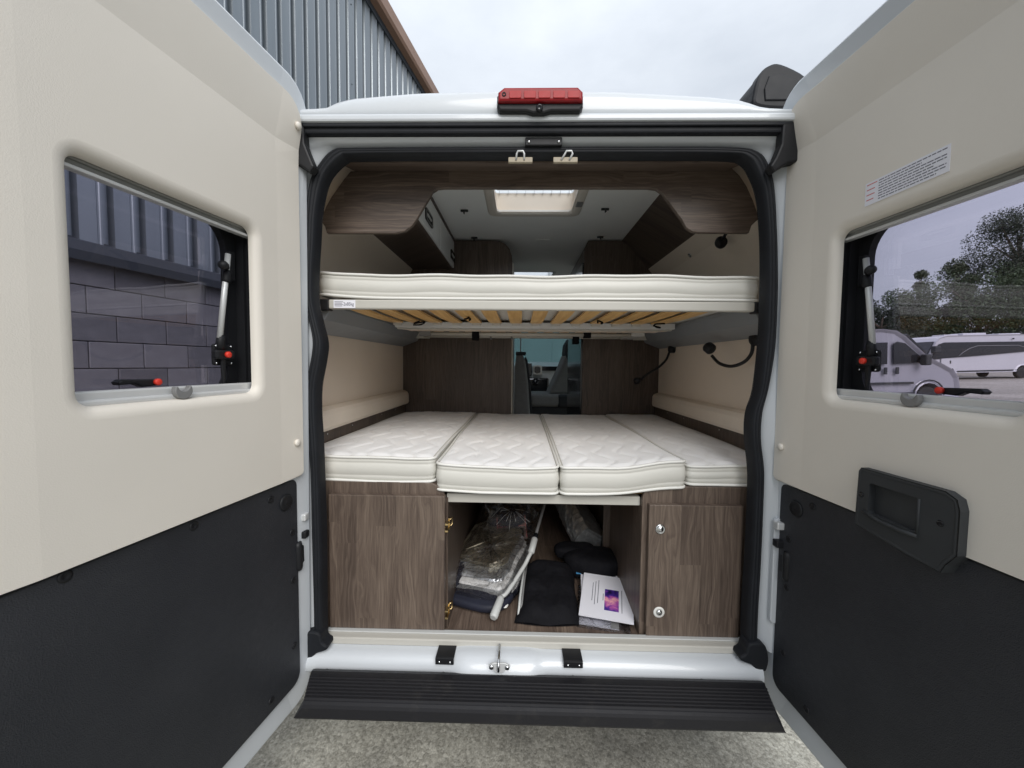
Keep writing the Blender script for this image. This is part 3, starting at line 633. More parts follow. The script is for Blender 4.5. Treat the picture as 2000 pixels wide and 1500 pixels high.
MB().rings([[(taper(x, yy_, zz_), yy_+bend(x), zz_) for yy_, zz_ in PB] for x in xs], closed=True, cap0=True, cap1=True, sm=False).build('bumper', 'bumper_plastic', van)
for x in (-.72, -.32, .12, .55): MB().lathe((x, -.05, .425), (0, -1, .2), [(.008, 0), (.008, .003), (.004, .005), (0, .005)], 12).build('bumper_clip', 'black_plastic', van)
# high brake light with reversing camera
bl = MB(); bl.prism([(-.150, 2.268), (-.142, 2.256), (-.06, 2.255), (-.04, 2.249), (-.005, 2.249), (.015, 2.255), (.104, 2.255), (.113, 2.268), (.113, 2.300), (.100, 2.314), (-.135, 2.314), (-.150, 2.300)], -.085, -.03, 'y', .006)
br = bl.build('brake_light', 'black_plastic', van)
ln = MB(); ln.prism([(-.146, 2.276), (.110, 2.276), (.110, 2.303), (.095, 2.317), (-.128, 2.317), (-.146, 2.303)], -.098, -.05, 'y', .007); ln.build('lens', 'red_lens', br)
for k in range(5):
    x = -.112+.044*k; MB().prism(rrect(x, x+.036, 2.283, 2.304, .003, 2), -.1005, -.096, 'y', .001).build('light_cell', 'red_cell', br)
for x in (-.128, .092): MB().lathe((x, -.0975, 2.295), (0, -1, 0), [(.0065, 0), (.0065, .002), (.004, .003), (.003, -.004), (0, -.004)], 14).build('screw_recess', 'black_plastic', br)
MB().lathe((-.020, -.083, 2.2625), (0, -1, -.25), [(.011, 0), (.010, .010), (.006, .013), (.004, .011), (0, .011)], 16).build('reversing_camera', 'screen_black', br)
# awning cassette on the roof
AW = [(.79, 2.448), (.785, 2.49), (.80, 2.55), (.832, 2.584), (.875, 2.588), (.962, 2.545), (.972, 2.50), (.962, 2.445), (.88, 2.436)]
AW = [tuple(p)[:2] for p in spline([(a, b, 0) for a, b in AW], 4, True)]
aw = MB(); aw.prism(AW, .20, 3.7, 'y', .006); awn = aw.build('awning', 'awning_black', van)
ac = MB(); ac.prism(offset(AW, -.004), .185, .235, 'y', .010); ac.prism([(.82, 2.46), (.93, 2.46), (.94, 2.50), (.93, 2.53), (.87, 2.555), (.83, 2.545), (.815, 2.50)], .180, .19, 'y', .003); ac.build('end_cap', 'awning_black', awn)
ab = MB(); ab.rbox(.77, .80, .30, .36, 2.40, 2.50, .008); ab.build('bracket', 'aluminium', awn)

# ------------------------------------------------------------------ rear doors
def door(side, ang, du, label):
    a = R(ang); H = Vector((.783 if side > 0 else -.782, -.04, 0)); d = Vector((side*math.sin(a), -math.cos(a), 0)); n = Vector((-side*math.cos(a), -math.sin(a), 0))
    def T(u, w_, z): p = H+d*(u+du)+n*w_; return (p.x, p.y, z)
    B = lambda: MB(T)
    bd = lambda u, z: .032*max(0, (z-2.142)/.165)+.010*max(0, (.112-u)/.10)
    ue = -.018 if side > 0 else 0.0
    S = rrect(-.022+ue, .785, .325, 2.352, [.085, .03, .05, .115], 9)
    hole = rrect(.145, .635, 1.33, 1.915, .05)
    m = B(); So_ = offset(S, .007); Si_ = [(min(max(u, .112), .70), min(max(z, .5), 2.13)) for u, z in So_]
    m.rings([[(p[0], -.026+bd(*p), p[1]) for p in So_], [(p[0], -.031, p[1]) for p in Si_]], True, sm=False)
    Ui = []
    for c in Si_:
        if not Ui or (Vector(c)-Vector(Ui[-1])).length > 1e-4: Ui.append(c)
    if (Vector(Ui[0])-Vector(Ui[-1])).length < 1e-4: Ui.pop()
    loops = [Ui, hole]
    tr = tessellate_polygon([[Vector((p[0], p[1], 0)) for p in l] for l in loops]); fl = [p for l in loops for p in l]
    m.add([(p[0], -.031, p[1]) for p in fl], [list(t) for t in tr])
    Sb = offset(S, .004); loops = [Sb, hole]; tr = tessellate_polygon([[Vector((p[0], p[1], 0)) for p in l] for l in loops]); fb = [p for l in loops for p in l]
    m.add([(p[0], -.082, p[1]) for p in fb], [list(t) for t in tr])
    m.rings([[(p[0], -.026+bd(*p), p[1]) for p in offset(S, .007)], [(p[0], -.028+bd(*p), p[1]) for p in offset(S, .002)], [(p[0], -.034+bd(*p), p[1]) for p in S], [(p[0], -.078, p[1]) for p in S], [(p[0], -.082, p[1]) for p in Sb]], True)
    m.rings([[(p[0], -.031, p[1]) for p in hole], [(p[0], -.082, p[1]) for p in hole]], True, sm=False)
    D = m.build('rear_door', 'white_paint', van, True, label=label)
    # rubber along the outer edge
    B().tube([(p[0], -.050, p[1]) for p in offset(S, -.005)], .0075, 8, True).build('edge_seal', 'rubber', D)
    # beige upper trim with soft window reveal
    P = rrect(.018+ue, .772, 1.108, 2.288, [.018, .012, .05, .085], 7)
    P = [tuple(Vector(P[i]).lerp(Vector(P[(i+1) % len(P)]), q/k)) for i in range(len(P)) for k in [max(1, int((Vector(P[(i+1) % len(P)])-Vector(P[i])).length/.05))] for q in range(k)]
    Cn = [(min(max(u, .112), .650), min(z, 2.142)) for u, z in P]
    m = B(); dp = lambda u, z: bd(u, z)-.006 if u < .66 else -.005+bd(u, z)
    m.rings([[(u, -.030+bd(u, z), z) for u, z in offset(P, .001)], [(u, dp(u, z)-.003, z) for u, z in P], [(u, dp(u, z), z) for u, z in offset(P, .003)]], True, sm=True)
    m.rings([[(u, dp(u0, z0), z) for (u, z), (u0, z0) in zip(offset(P, .003), P)], [(lerp(q[0], c[0], .95), lerp(dp(*q), 0, .95), lerp(q[1], c[1], .95)) for q, c in zip(P, Cn)], [(u, 0, z) for u, z in Cn]], True, sm=False)
    U = []
    for c in Cn:
        if not U or (Vector(c)-Vector(U[-1])).length > 1e-4: U.append(c)
    if (Vector(U[0])-Vector(U[-1])).length < 1e-4: U.pop()
    H0 = rrect(.166, .612, 1.368, 1.876, .050, 8)
    tr = tessellate_polygon([[Vector((p[0], p[1], 0)) for p in l] for l in (U, H0)]); fl = U+H0
    m.add([(p[0], 0, p[1]) for p in fl], [list(t) for t in tr])
    m.rings([[(p[0], w_, p[1]) for p in offset(H0, k)] for k, w_ in ((0, 0), (.006, -.0006), (.012, -.0022), (.018, -.0055), (.022, -.010), (.0245, -.016), (.025, -.024))], True, sm=True)
    m.build('upper_trim', 'beige_trim', D, True)
    for u, z in ((.040+ue, 2.214), (.050+ue, 1.222)): B().lathe((u, -.004+bd(u, z), z), (0, 1, 0), [(.011, .0), (.011, .006), (.008, .009), (0, .010)], 16).build('trim_clip', 'beige_trim', D)
    # charcoal lower panel
    LP = rrect(.034+ue, .770, .412, 1.100, [.035, .03, .01, .022], 6)
    if side > 0:
        LP = rrect(.034+ue, .770, .412, 1.100, [.035, .03, .01, .022], 6)
    m = B(); m.prism(LP, -.028, -.012, 'y', .003); m.build('lower_panel', 'black_panel', D)
    B().lathe((.085, -.013, 1.038), (0, 1, 0), [(.026, 0), (.026, .004), (.020, .007), (.014, .0055), (.008, .0075), (0, .008)], 24).build('panel_plug', 'black_plastic', D)
    for u, z in ((.145, 1.068), (.38, 1.086), (.615, 1.092), (.06, .93), (.06, .77), (.06, .55), (.16, .45)):
        B().lathe((u, -.013, z), (0, 1, 0), [(.011, 0), (.011, .0025), (.006, .004), (.004, .002), (0, .002)], 14).build('panel_clip', 'black_plastic', D)
    # hinged window
    W = rrect(.147, .633, 1.332, 1.913, .05)
    m = B(); m.plate(W, [rrect(.176, .622, 1.362, 1.880, .050, 6)], -.025, -.048); m.plate(rrect(.150, .630, 1.335, 1.910, .05), [rrect(.184, .615, 1.372, 1.876, .062, 8)], -.0482, -.074)
    m.plate(rrect(.150, .630, 1.335, 1.910, .05), [rrect(.212, .605, 1.384, 1.866, .085, 8)], -.0742, -.094); wf = m.build('window_frame', 'black_plastic', D)
    m = B(); m.rbox(.152, .628, -.102, -.0955, 1.337, 1.908, 0); m.build('window_pane', 'tinted_acrylic', D)
    m = B(); m.rbox(.172, .610, -.050, -.026, 1.846, 1.862, .003); m.rbox(.172, .610, -.054, -.032, 1.838, 1.848, .002); m.build('blind_cassette', 'dull_rail', D)
    m = B(); m.rbox(.172, .610, -.046, -.026, 1.829, 1.8365, .002); m.build('blind_bar', 'aluminium', D)
    m = B(); m.rbox(.172, .610, -.050, -.030, 1.392, 1.421, .004); m.rbox(.172, .610, -.034, -.022, 1.392, 1.404, .004); m.build('blind_rail', 'aluminium', D)
    cr = [(.020*math.cos(R(t)), .020*math.sin(R(t))) for t in range(145, 396, 12)] + [(.0135*math.cos(R(t)), .012+.0135*math.sin(R(t))) for t in range(350, 189, -20)]
    m = B(); m.prism([(.392+x, 1.412+z) for x, z in cr], -.024, -.010, 'y', .002); m.build('blind_catch', 'grey_plastic', D)
    m = B(); m.tube([(.214, -.066, 1.776), (.247, -.066, 1.537)], .0072, 12); m.build('window_strut', 'aluminium', D)
    m = B(); m.rbox(.196, .214, -.074, -.062, 1.705, 1.785, .003); m.lathe((.219, -.066, 1.718), (.138, 0, -1), [(.011, -.012), (.012, 0), (.012, .016), (.010, .022)], 12); m.lathe((.223, -.064, 1.738), (.8, .5, 0), [(.008, 0), (.009, .012), (.012, .018), (.012, .030), (.006, .035), (0, .036)], 14); m.build('strut_clamp', 'black_plastic', D)
    m = B(); m.rbox(.205, .262, -.080, -.068, 1.470, 1.528, .006); m.rbox(.212, .268, -.070, -.052, 1.486, 1.512, .006); m.lathe((.247, -.066, 1.512), (.138*-1, 0, 1), [(.012, 0), (.011, .03), (.008, .04)], 12)
    m.prism([(.235, 1.49), (.250, 1.49), (.246, 1.42), (.238, 1.415)], -.066, -.058, 'y', .003); m.build('strut_bracket', 'black_plastic', D)
    for u, z in ((.211, 1.522), (.256, 1.522), (.211, 1.476), (.256, 1.476)): B().lathe((u, -.068, z), (0, 1, 0), [(.0035, 0), (.003, .002), (0, .003)], 8).build('screw', 'chrome', D)
    B().lathe((.238, -.054, 1.499), (0, 1, 0), [(.0085, 0), (.0085, .008), (.006, .010), (0, .010)], 14).build('release_button', 'red_button', D)
    m = B(); m.prism([(.408, 1.424), (.410, 1.438), (.480, 1.440), (.488, 1.434), (.484, 1.428), (.455, 1.430), (.440, 1.422)], -.082, -.060, 'y', .003); m.build('window_latch', 'black_plastic', D)
    B().lathe((.413, -.060, 1.432), (0, 1, 0), [(.008, 0), (.008, .006), (.006, .008), (0, .008)], 14).build('release_button', 'red_button', D)
    if side > 0:
        Bh = lambda: MB(lambda u, w_, z: T(u+.018, w_, z))
        HP = [(.290, 1.085), (.294, 1.222), (.300, 1.232), (.480, 1.232), (.500, 1.222), (.506, 1.200), (.506, 1.110), (.496, 1.094), (.488, 1.082), (.480, 1.062), (.42, 1.066)]
        pk = rrect(.322, .432, 1.125, 1.200, .006); m = Bh(); m.plate(HP, [pk], .019, -.012); m.rings([[(p[0], .019, p[1]) for p in HP], [(p[0], .0205, p[1]) for p in offset(HP, .003)], [(p[0], .0205, p[1]) for p in offset(HP, .006)], [(p[0], .0192, p[1]) for p in offset(HP, .009)]], True); hb = m.build('handle_recess', 'dark_plastic', D)
        m = Bh(); m.add([(.315, .0015, 1.12), (.438, .012, 1.12), (.438, .012, 1.205), (.315, .0015, 1.205)], [[0, 1, 2, 3]]); m.build('handle_cavity', 'dark_plastic', D, False)
        m = Bh(); m.tube([(.312, .020, 1.126), (.35, .022, 1.118), (.40, .022, 1.1155), (.435, .020, 1.118)], .0045, 8); m.tube([(.433, .019, 1.118), (.433, .019, 1.20)], .003, 6); m.build('pull_edge', 'dark_plastic', D)
        for u, z in ((.304, 1.165), (.474, 1.163)): Bh().lathe((u, .0192, z), (0, 1, 0), [(.007, 0), (.006, .0012), (.002, .0006), (0, .0006)], 12).build('screw_recess', 'screen_black', D)
        Bh().lathe((.498, .0, 1.14), (0, 1, 0), [(.005, 0), (.004, .01), (0, .012)], 10).build('knob', 'dark_plastic', D)
        # printed safety label
        z0, z1, u0, u1 = 1.888, 1.944, .252, .434
        Bh().rbox(u0, u1, .0005, .0012, z0, z1, 0).build('safety_label', 'paper', D)
        m1 = Bh(); m2 = Bh(); rr = random.Random(2)
        for k in range(8):
            z = z1-.006-k*.0062; uu_ = u0+.034; ue = u1-.006-rr.uniform(0, .05)*(k % 3 == 1)
            while uu_ < ue:
                wl_ = rr.uniform(.004, .013); m2.rbox(uu_, min(uu_+wl_, ue), .0012, .0014, z-.0011, z+.0011, 0); uu_ += wl_+.0018
            if k % 2 == 0: m1.rbox(u0+.004, u0+rr.uniform(.022, .03), .0012, .0014, z-.0012, z+.0012, 0)
        m1.build('label_heading_print', 'print_red', D); m2.build('label_text_print', 'print_ink', D)
    return D
door(-1, 8.3, .0, 'open left rear door with beige upper trim and charcoal lower panel')
door(1, 3.9, -.024, 'open right rear door with pull handle recess and white safety label')

# ================================================================== INTERIOR
# side linings: blend from the seal to the wall
def lining(side):
    S = [p for p in SI if (p.x < -.5 if side < 0 else p.x > .5)]
    if side < 0: S = S[::-1]
    S = sorted([(p.y, p.x) for p in S])
    zs = [.49+.05*i for i in range(34)]+[2.17, 2.2]
    wall = [(.4, .915), (1.6, .915), (1.85, .915), (2.0, .905), (2.1, .875), (2.18, .825), (2.25, .76)]
    V = []
    for z in zs:
        xs_ = interp(S, min(z, 2.12)); xw = side*interp(wall, z)
        if z > 2.12: xs_ = lerp(xs_, side*.62, (z-2.12)/.08)
        V.append([(lerp(xs_, xw, t), y, z) for t, y in ((0, .025), (.10, .045), (.45, .075), (.85, .115), (1.0, .16), (1.0, .6), (1.0, 1.1), (1.0, 1.56))])
    MB().rings(V, closed=False, sm=True).build('wall_lining', 'liner', van, False)
    m = MB(); pts = [(.0, 1.192), (-.046, 1.196), (-.052, 1.21), (-.050, 1.262), (-.040, 1.280), (-.02, 1.288), (0, 1.292)]
    m.prism([(side*(.918+a), z) for a, z in pts], .14, 1.44, 'y', .008); m.build('padded_rail', 'pad_fabric', van)
    m = MB(); m.rbox(side*.893, side*.912, .12, 1.448, 1.02, 1.194, .002); b = m.build('bed_side_board', 'wood_shaded_up', van)
    for y in (.315, .559, .96, 1.212): MB().lathe((side*.893, y, 1.176), (-side, 0, 0), [(.0045, 0), (.004, .002), (0, .003)], 8).build('screw', 'chrome', b)
lining(-1); lining(1)
MB().rbox(-.93, .93, .045, 4.7, .456, .486, 0).build('floor', 'wood_floor', van)
# wall behind and above: ceiling with hatch
cxs = [-.95, -.232, .232, .95]; cys = [.10, .345, .985, 2.42, 2.98, 3.4]
V = [(x, y, 2.366) for y in cys for x in cxs]; F = [[j*4+i, j*4+i+1, j*4+5+i, j*4+4+i] for j in range(5) for i in range(3) if not (i == 1 and j in (1, 3))]
ce = MB().add(V, F).build('ceiling', 'headliner', van, False)
m = MB(); m.rings([[(x, y, z) for x, y in rrect(-.268+k, .268-k, .33+k, 1.020-k, .04, 5)] for k, z in ((0, 2.366), (.006, 2.354), (.014, 2.350), (.036, 2.350), (.046, 2.354), (.050, 2.362))], True, sm=True)
hf = m.build('roof_hatch', 'hatch_white', van)
m = MB(); m.plate(rrect(-.262, .262, .335, 1.015, .03), [rrect(-.214, .214, .362, .966, .02)], 2.362, 2.372, 'z'); m.build('hatch_flange', 'hatch_white', hf)
m = MB(); m.rings([[(x, y, z) for x, y in rrect(-.216-k, .216+k, .360-k, .968+k, .02)] for k, z in ((0, 2.36), (0, 2.375), (.008, 2.376), (.008, 2.47))], True, sm=False); m.build('hatch_lining', 'hatch_lining', hf)
MB().rbox(-.26, .26, .32, 1.02, 2.500, 2.512, .004).build('hatch_lid', 'hatch_lid', hf)
m = MB(); m.plate(rrect(-.26, .26, 2.38, 3.02, .02), [rrect(-.234, .234, 2.42, 2.98, .02)], 2.362, 2.50, 'z'); added_hatch = m.build('roof_hatch', 'gloss_white', van)  # second hatch, added out of view to bring daylight to the interior
MB().rbox(-.262, .262, 2.37, 3.03, 2.502, 2.512, .004).build('hatch_lid', 'hatch_lid', added_hatch)
m = MB(); m.plate(rrect(-.25, .25, .33, 1.0, .02), [rrect(-.234, .234, .346, .986, .02)], 2.43, 2.50, 'z'); m.build('hatch_upstand', 'gloss_white', hf)
m = MB()
for k in range(9): m.rbox(-.2+.05*k-.001, -.2+.05*k+.001, .955, .972, 2.462, 2.486, 0)
m.rbox(-.216, .216, .955, .965, 2.482, 2.486, 0); m.build('hatch_screen', 'light_plastic', hf)
MB().rbox(.222, .258, .80, .86, 2.344, 2.352, .004).build('hatch_catch', 'grey_plastic', hf)
for x, y in ((-.401, .949), (.399, .924), (-.40, 1.42), (.47, 1.40)):
    m = MB(); m.rbox(x-.022, x+.022, y-.006, y+.006, 2.354, 2.366, .003); m.rbox(x-.003, x+.003, y-.02, y+.0, 2.340, 2.358, .002); m.lathe((x, y-.02, 2.338), (0, 0, 1), [(.004, 0), (.005, .004), (0, .008)], 8); m.build('ceiling_hook', 'dark_plastic', van)
MB().rbox(.03, .13, 1.46, 1.54, 2.361, 2.366, .002).build('ceiling_cover', 'headliner', van)
# overhead locker on the left
m = MB(); m.prism([(-.95, 2.150), (-.575, 2.150), (-.560, 2.158), (-.560, 2.360), (-.95, 2.360)], .22, 1.50, 'y', .002); ol = m.build('overhead_locker', 'wood_shaded_up', van)
MB().rbox(-.575, -.545, .22, 1.50, 2.345, 2.364, .002).build('locker_cornice', 'wood_shaded_up', ol)
for y0, y1, yh in ((.23, 1.000, .70), (1.004, 1.495, 1.39)):
    d_ = MB().rbox(-.563, -.548, y0, y1, 2.160, 2.342, .004).build('locker_door', 'gloss_white', ol)
    h = MB(); h.plate(rrect(yh-.075, yh+.075, 2.195, 2.255, .014), [rrect(yh-.058, yh+.058, 2.206, 2.244, .008)], -.548, -.541, 'x'); h.build('latch', 'screen_black', d_) if False else h.build('latch', 'screen_black', ol)
    h = MB(); h.rbox(-.546, -.5445, yh-.06, yh+.06, 2.204, 2.246, 0); h.build('latch_cavity', 'black_plastic', ol)
    h = MB(); h.rbox(-.545, -.538, yh-.056, yh+.036, 2.219, 2.231, .003); h.build('latch_lever', 'light_plastic', ol)
MB().lathe((-.86, 1.0, 2.150), (0, 0, -1), [(.014, 0), (.014, .003), (.010, .004), (.009, .001), (0, .001)], 16).build('push_button', 'chrome', ol)
MB().prism([(-.93, 2.06), (-.905, 2.05), (-.875, 2.152), (-.93, 2.152)], .2, 1.5, 'y').build('locker_moulding', 'rail_grey', van)
# sloping cover panel on the right
m = MB(); m.prism([(.640, 2.366), (.822, 2.160), (.835, 2.165), (.660, 2.366)], .2, 1.57, 'y'); sp = m.build('corner_panel', 'wood_shaded_up', van)
m = MB(); m.prism([(.822, 2.160), (.93, 2.02), (.95, 2.1), (.85, 2.19)], .2, 1.57, 'y'); m.build('corner_lining', 'liner', van)
MB().lathe((.868, .891, 2.098), (-.8, 0, -.6), [(.013, 0), (.013, .004), (.009, .005), (.008, .002), (0, .002)], 16).build('push_button', 'chrome', van)
# wooden pelmet just inside the opening
PE = [(-.712, 2.196), (-.738, 2.166), (-.763, 2.132), (-.787, 2.10), (-.807, 2.066), (-.822, 2.032), (-.828, 2.018), (-.820, 2.004), (-.812, 1.992), (-.806, 1.969), (-.545, 1.969), (-.510, 1.977), (-.482, 1.996), (-.467, 2.017), (-.417, 2.099), (-.405, 2.120), (-.385, 2.133), (-.36, 2.135), (.395, 2.135), (.425, 2.131), (.448, 2.116), (.470, 2.088), (.522, 2.020), (.538, 1.993), (.560, 1.978), (.59, 1.974), (.768, 1.974), (.776, 2.000), (.790, 2.014), (.800, 2.022), (.796, 2.045), (.778, 2.09), (.752, 2.142), (.725, 2.18), (.69, 2.212)]
for x0, x1 in ((-.93, -.60), (.60, .93)): MB().rbox(x0, x1, .184, .190, 2.035, 2.30, 0).build('corner_lining', 'liner', van)
pe = MB().prism(PE, .16, .178, 'y', .002).build('pelmet', 'wood_across', van)
MB().prism([(.030, 2.158), (.158, 2.194), (.158, 2.212), (.030, 2.180)], -.695, .672, 'x', .001).build('pelmet_top', 'wood_across', pe)
for x in (-.0767, .068):
    k = MB(); k.rbox(x-.039, x+.039, -.030, -.018, 2.130, 2.147, .002); kb = k.build('blind_keeper', 'keeper_tan', van)
    lx = .0 if x < 0 else .010
    MB().tube([(x-.014, -.030, 2.137), (x-.012+lx, -.034, 2.155), (x-.008+lx, -.036, 2.162), (x+.008+lx, -.036, 2.162), (x+.012+lx, -.034, 2.155), (x+.012, -.030, 2.137)], .0032, 8).build('keeper_staple', 'aluminium', kb)
p = MB(); p.rbox(-.062, .056, -.034, -.018, 2.181, 2.207, .003); lp = p.build('latch_plate', 'black_plastic', van)
for x in (-.050, .045): MB().lathe((x, -.034, 2.192), (0, -1, 0), [(.005, 0), (.004, .003), (0, .004)], 10).build('bolt', 'chrome', lp)
# partition / wardrobes across the van
LW = [(-.95, .487), (-.133, .487), (-.133, 2.20), (-.138, 2.25), (-.155, 2.295), (-.185, 2.33), (-.225, 2.348), (-.28, 2.352), (-.55, 2.355), (-.95, 2.355)]
wl = MB().prism(LW, 1.455, 2.15, 'y', .003).build('wardrobe', 'wood_shaded_up', van)
MB().rbox(-.133, -.124, 1.450, 2.15, .487, 2.2, .002).build('edge_trim', 'frame_beige', wl)
wr = MB().prism([(.372, .487), (.95, .487), (.95, 2.355), (.40, 2.355), (.372, 2.30)], 1.455, 2.2, 'y', .003).build('wardrobe', 'wood_shaded_up', van)
MB().rbox(.360, .373, 1.452, 2.2, .487, 2.2, .002).build('edge_trim', 'screen_black', wr)
# lower lockers
CL = [(-.84, .488), (-.339, .488), (-.339, .985), (-.345, 1.010), (-.360, 1.030), (-.385, 1.042), (-.42, 1.046), (-.84, 1.046)]
lk = MB().prism(CL, .078, .094, 'y', .002).build('storage_locker', 'wood_upright', van)
MB().rbox(-.348, -.332, .094, 1.43, .488, .985, .001).build('locker_side', 'wood_shaded_up', lk)
ld = MB().rbox(-.760, -.337, .054, .0765, .505, 1.003, .0022).build('locker_door', 'wood_upright', lk)
for z in (.883, .556):
    h = MB(); h.rbox(-.3315, -.327, .098, .112, z-.022, z+.022, .001); h.rbox(-.338, -.326, .062, .098, z-.016, z-.009, .001); h.rbox(-.338, -.326, .062, .098, z+.009, z+.016, .001); h.tube([(-.327, .112, z+.012), (-.322, .125, z+.016), (-.322, .13, z-.012), (-.327, .118, z-.014)], .0025, 6); h.build('hinge', 'brass', lk)
CR = [(.84, .488), (.84, 1.046), (.43, 1.046), (.400, 1.040), (.383, 1.022), (.378, 1.0), (.378, .488)]
rk = MB().prism(CR, .078, .094, 'y', .002).build('storage_locker', 'wood_upright', van)
MB().rbox(.378, .394, .094, 1.43, .488, .99, .001).build('locker_side', 'wood_shaded_up', rk)
MB().rbox(.396, .728, .054, .0765, .503, .986, .0022).build('locker_door', 'wood_upright', rk)
lk1 = MB().lathe((.436, .054, .899), (0, -1, 0), [(.0175, 0), (.0175, .003), (.0135, .005), (.012, .002), (.010, .006), (0, .007)], 24).build('push_lock', 'chrome', rk)
MB().lathe((.440, .054, .593), (0, -1, 0), [(.020, 0), (.020, .002), (.012, .004), (.011, .001), (.010, .001)], 24).build('lock_ring', 'piping_white', rk)
MB().lathe((.440, .0535, .593), (0, -1, 0), [(.0105, 0), (.010, .006), (.006, .0075), (0, .0075)], 20).build('push_lock', 'chrome', rk)
MB().rbox(-.35, .40, 1.43, 1.445, .488, 1.0, 0).build('storage_back', 'wood_shaded_up', van)
MB().rbox(-.92, .92, .135, 1.44, .998, 1.006, .001).build('bed_board', 'birch', van)
for x0, x1 in ((-.90, -.35), (.40, .90)): MB().rbox(x0, x1, .1, 1.44, 1.02, 1.044, .001).build('bed_board', 'wood_shaded_up', van)
MB().rbox(-.338, .377, .100, .128, .966, .999, .002).build('bed_beam', 'frame_beige', van)
MB().rbox(.345, .378, .55, .565, .488, .966, .001).build('divider_post', 'wood_shaded_up', van)
# ---- drop-down upper bunk
bk = MB(); bk.rbox(-.772, .764, .098, .124, 1.677, 1.711, .005); bunk = bk.build('bunk_frame', 'frame_beige', van)
for x0, x1 in ((-.812, -.772), (.764, .80)): MB().rbox(x0, x1, .100, .135, 1.672, 1.712, .004).build('frame_end', 'black_plastic', bunk)
for s_ in (-1, 1):
    MB().prism([(s_*.905, 1.60), (s_*.80, 1.640), (s_*.775, 1.690), (s_*.775, 1.708), (s_*.905, 1.708)], .125, 1.42, 'y', .002).build('side_rail', 'rail_grey', bunk)
    MB().rbox(s_*.905, s_*.70, 1.35, 1.37, 1.655, 1.70, .002).build('end_rail', 'frame_beige', bunk)
me_s = None
for k in range(-1, 13):
    x = -.62+.105*k
    V = [[(x+dx, yy_, 1.697-.006*math.sin(math.pi*(yy_-.12)/.62)+dz) for dx, dz in ((-.030, 0), (.030, 0), (.030, .008), (-.030, .008))] for yy_ in [.12+.62*q/8 for q in range(9)]]
    MB().rings(V, True, True, True, False).build('slat', 'birch', bunk)
    MB().rbox(x-.022, x+.022, .735, .758, 1.684, 1.700, .002).build('slat_holder', 'light_plastic', bunk)
    V = [[(x+dx, yy_, 1.695+dz) for dx, dz in ((-.030, 0), (.030, 0), (.030, .008), (-.030, .008))] for yy_ in (.80, 1.30)]
    MB().rings(V, True, True, True, False).build('slat', 'birch', bunk)
MB().rbox(-.745, .745, .756, .782, 1.674, 1.704, .003).build('cross_rail', 'aluminium', bunk)
MB().rbox(-.745, .745, .795, .815, 1.668, 1.700, .003).build('cross_rail', 'frame_beige', bunk)
V = [[(-.74+1.48*i/24, yy_, 1.672-.006*abs(math.sin(i*1.3))*(yy_ < .9)+.006*(yy_ > .9)) for i in range(25)] for yy_ in (.80, .86, .95, 1.05)]
MB().rings(V, closed=False, sm=True).build('underside_cloth', 'liner', bunk, False)
MB().tube([(-.66, 1.06, 1.665), (.60, 1.06, 1.665)], .011, 12).build('guard_rail', 'frame_beige', bunk)
MB().tube([(-.72, 1.30, 1.672), (.68, 1.30, 1.672)], .016, 12).build('guard_rail', 'frame_beige', bunk)
MB().rbox(-.69, -.62, 1.045, 1.075, 1.650, 1.69, .004).build('rail_bracket', 'grey_plastic', bunk); MB().rbox(.60, .68, 1.045, 1.32, 1.655, 1.69, .006).build('rail_bracket', 'light_plastic', bunk)
for x, yv, z0 in ((-.345, 1.06, 1.625), (.335, 1.06, 1.645), (.30, 1.30, 1.620)): MB().rbox(x-.022, x+.022, yv-.018, yv+.018, z0, 1.69, .004).build('strap', 'black_fabric', bunk)
for x in (-.27, -.13): MB().rbox(x-.006, x+.006, 1.285, 1.318, 1.648, 1.69, .003).build('rail_clip', 'grey_plastic', bunk)
for x, yv in ((-.58, .62), (-.30, .42), (.30, .52), (.62, .66)):
    rr = random.Random(int(x*100)); c = Vector((x, yv, 1.685))
    MB().tube(spline([c+Vector((rr.uniform(-.03, .03), rr.uniform(-.04, .04), rr.uniform(-.012, .006))) for q in range(5)], 4), .004, 6).build('lashing_cord', 'black_fabric', bunk)
lb = MB().rbox(-.752, -.672, .0965, .0985, 1.6795, 1.7085, 0).build('load_label', 'paper', bunk)
tv, tf = text_mesh('2x85kg', .0165)
MB().add([(-.7155+x*.8, .0955, 1.6885+y) for x, y, z in tv], tf).build('label_text_print', 'print_ink', bunk)
m = MB()
for k in range(4): m.rbox(-.748, -.720+.003*(k % 2), .0958, .0966, 1.686+.005*k, 1.6876+.005*k, 0)
m.build('label_line_print', 'print_ink', bunk)

# ---- reading lamps
def lamp(base, path, head, hr, hd, label_part, big=True):
    m = MB(); m.lathe(base, (-1, 0, 0), [(.032 if big else .026, -.01), (.032 if big else .026, .018), (.026 if big else .02, .024), (0, .025)], 22); L_ = m.build('reading_lamp', 'black_plastic', van, label=label_part)
    MB().tube(spline(path, 6), .0072, 10).build('lamp_stem', 'black_plastic', L_)
    h = MB(); h.lathe(head, hd, [(0, -.002), (hr*.8, 0), (hr, .006), (hr, .030), (hr*.8, .038), (0, .039)], 20); h.build('lamp_head', 'black_plastic', L_)
    return L_
lamp((.905, .305, 1.598), [(.885, .305, 1.58), (.880, .305, 1.535), (.868, .335, 1.500), (.852, .40, 1.482), (.836, .47, 1.495), (.826, .52, 1.53)], (.828, .525, 1.556), .026, (-.25, .6, .45), 'near reading lamp with curled stem')
L2 = lamp((.905, 1.19, 1.590), [(.885, 1.19, 1.57), (.865, 1.19, 1.52), (.82, 1.20, 1.47), (.76, 1.21, 1.43), (.72, 1.215, 1.395)], (.70, 1.22, 1.385), .022, (-.55, -.8, -.1), 'far reading lamp bent down to the left', False)
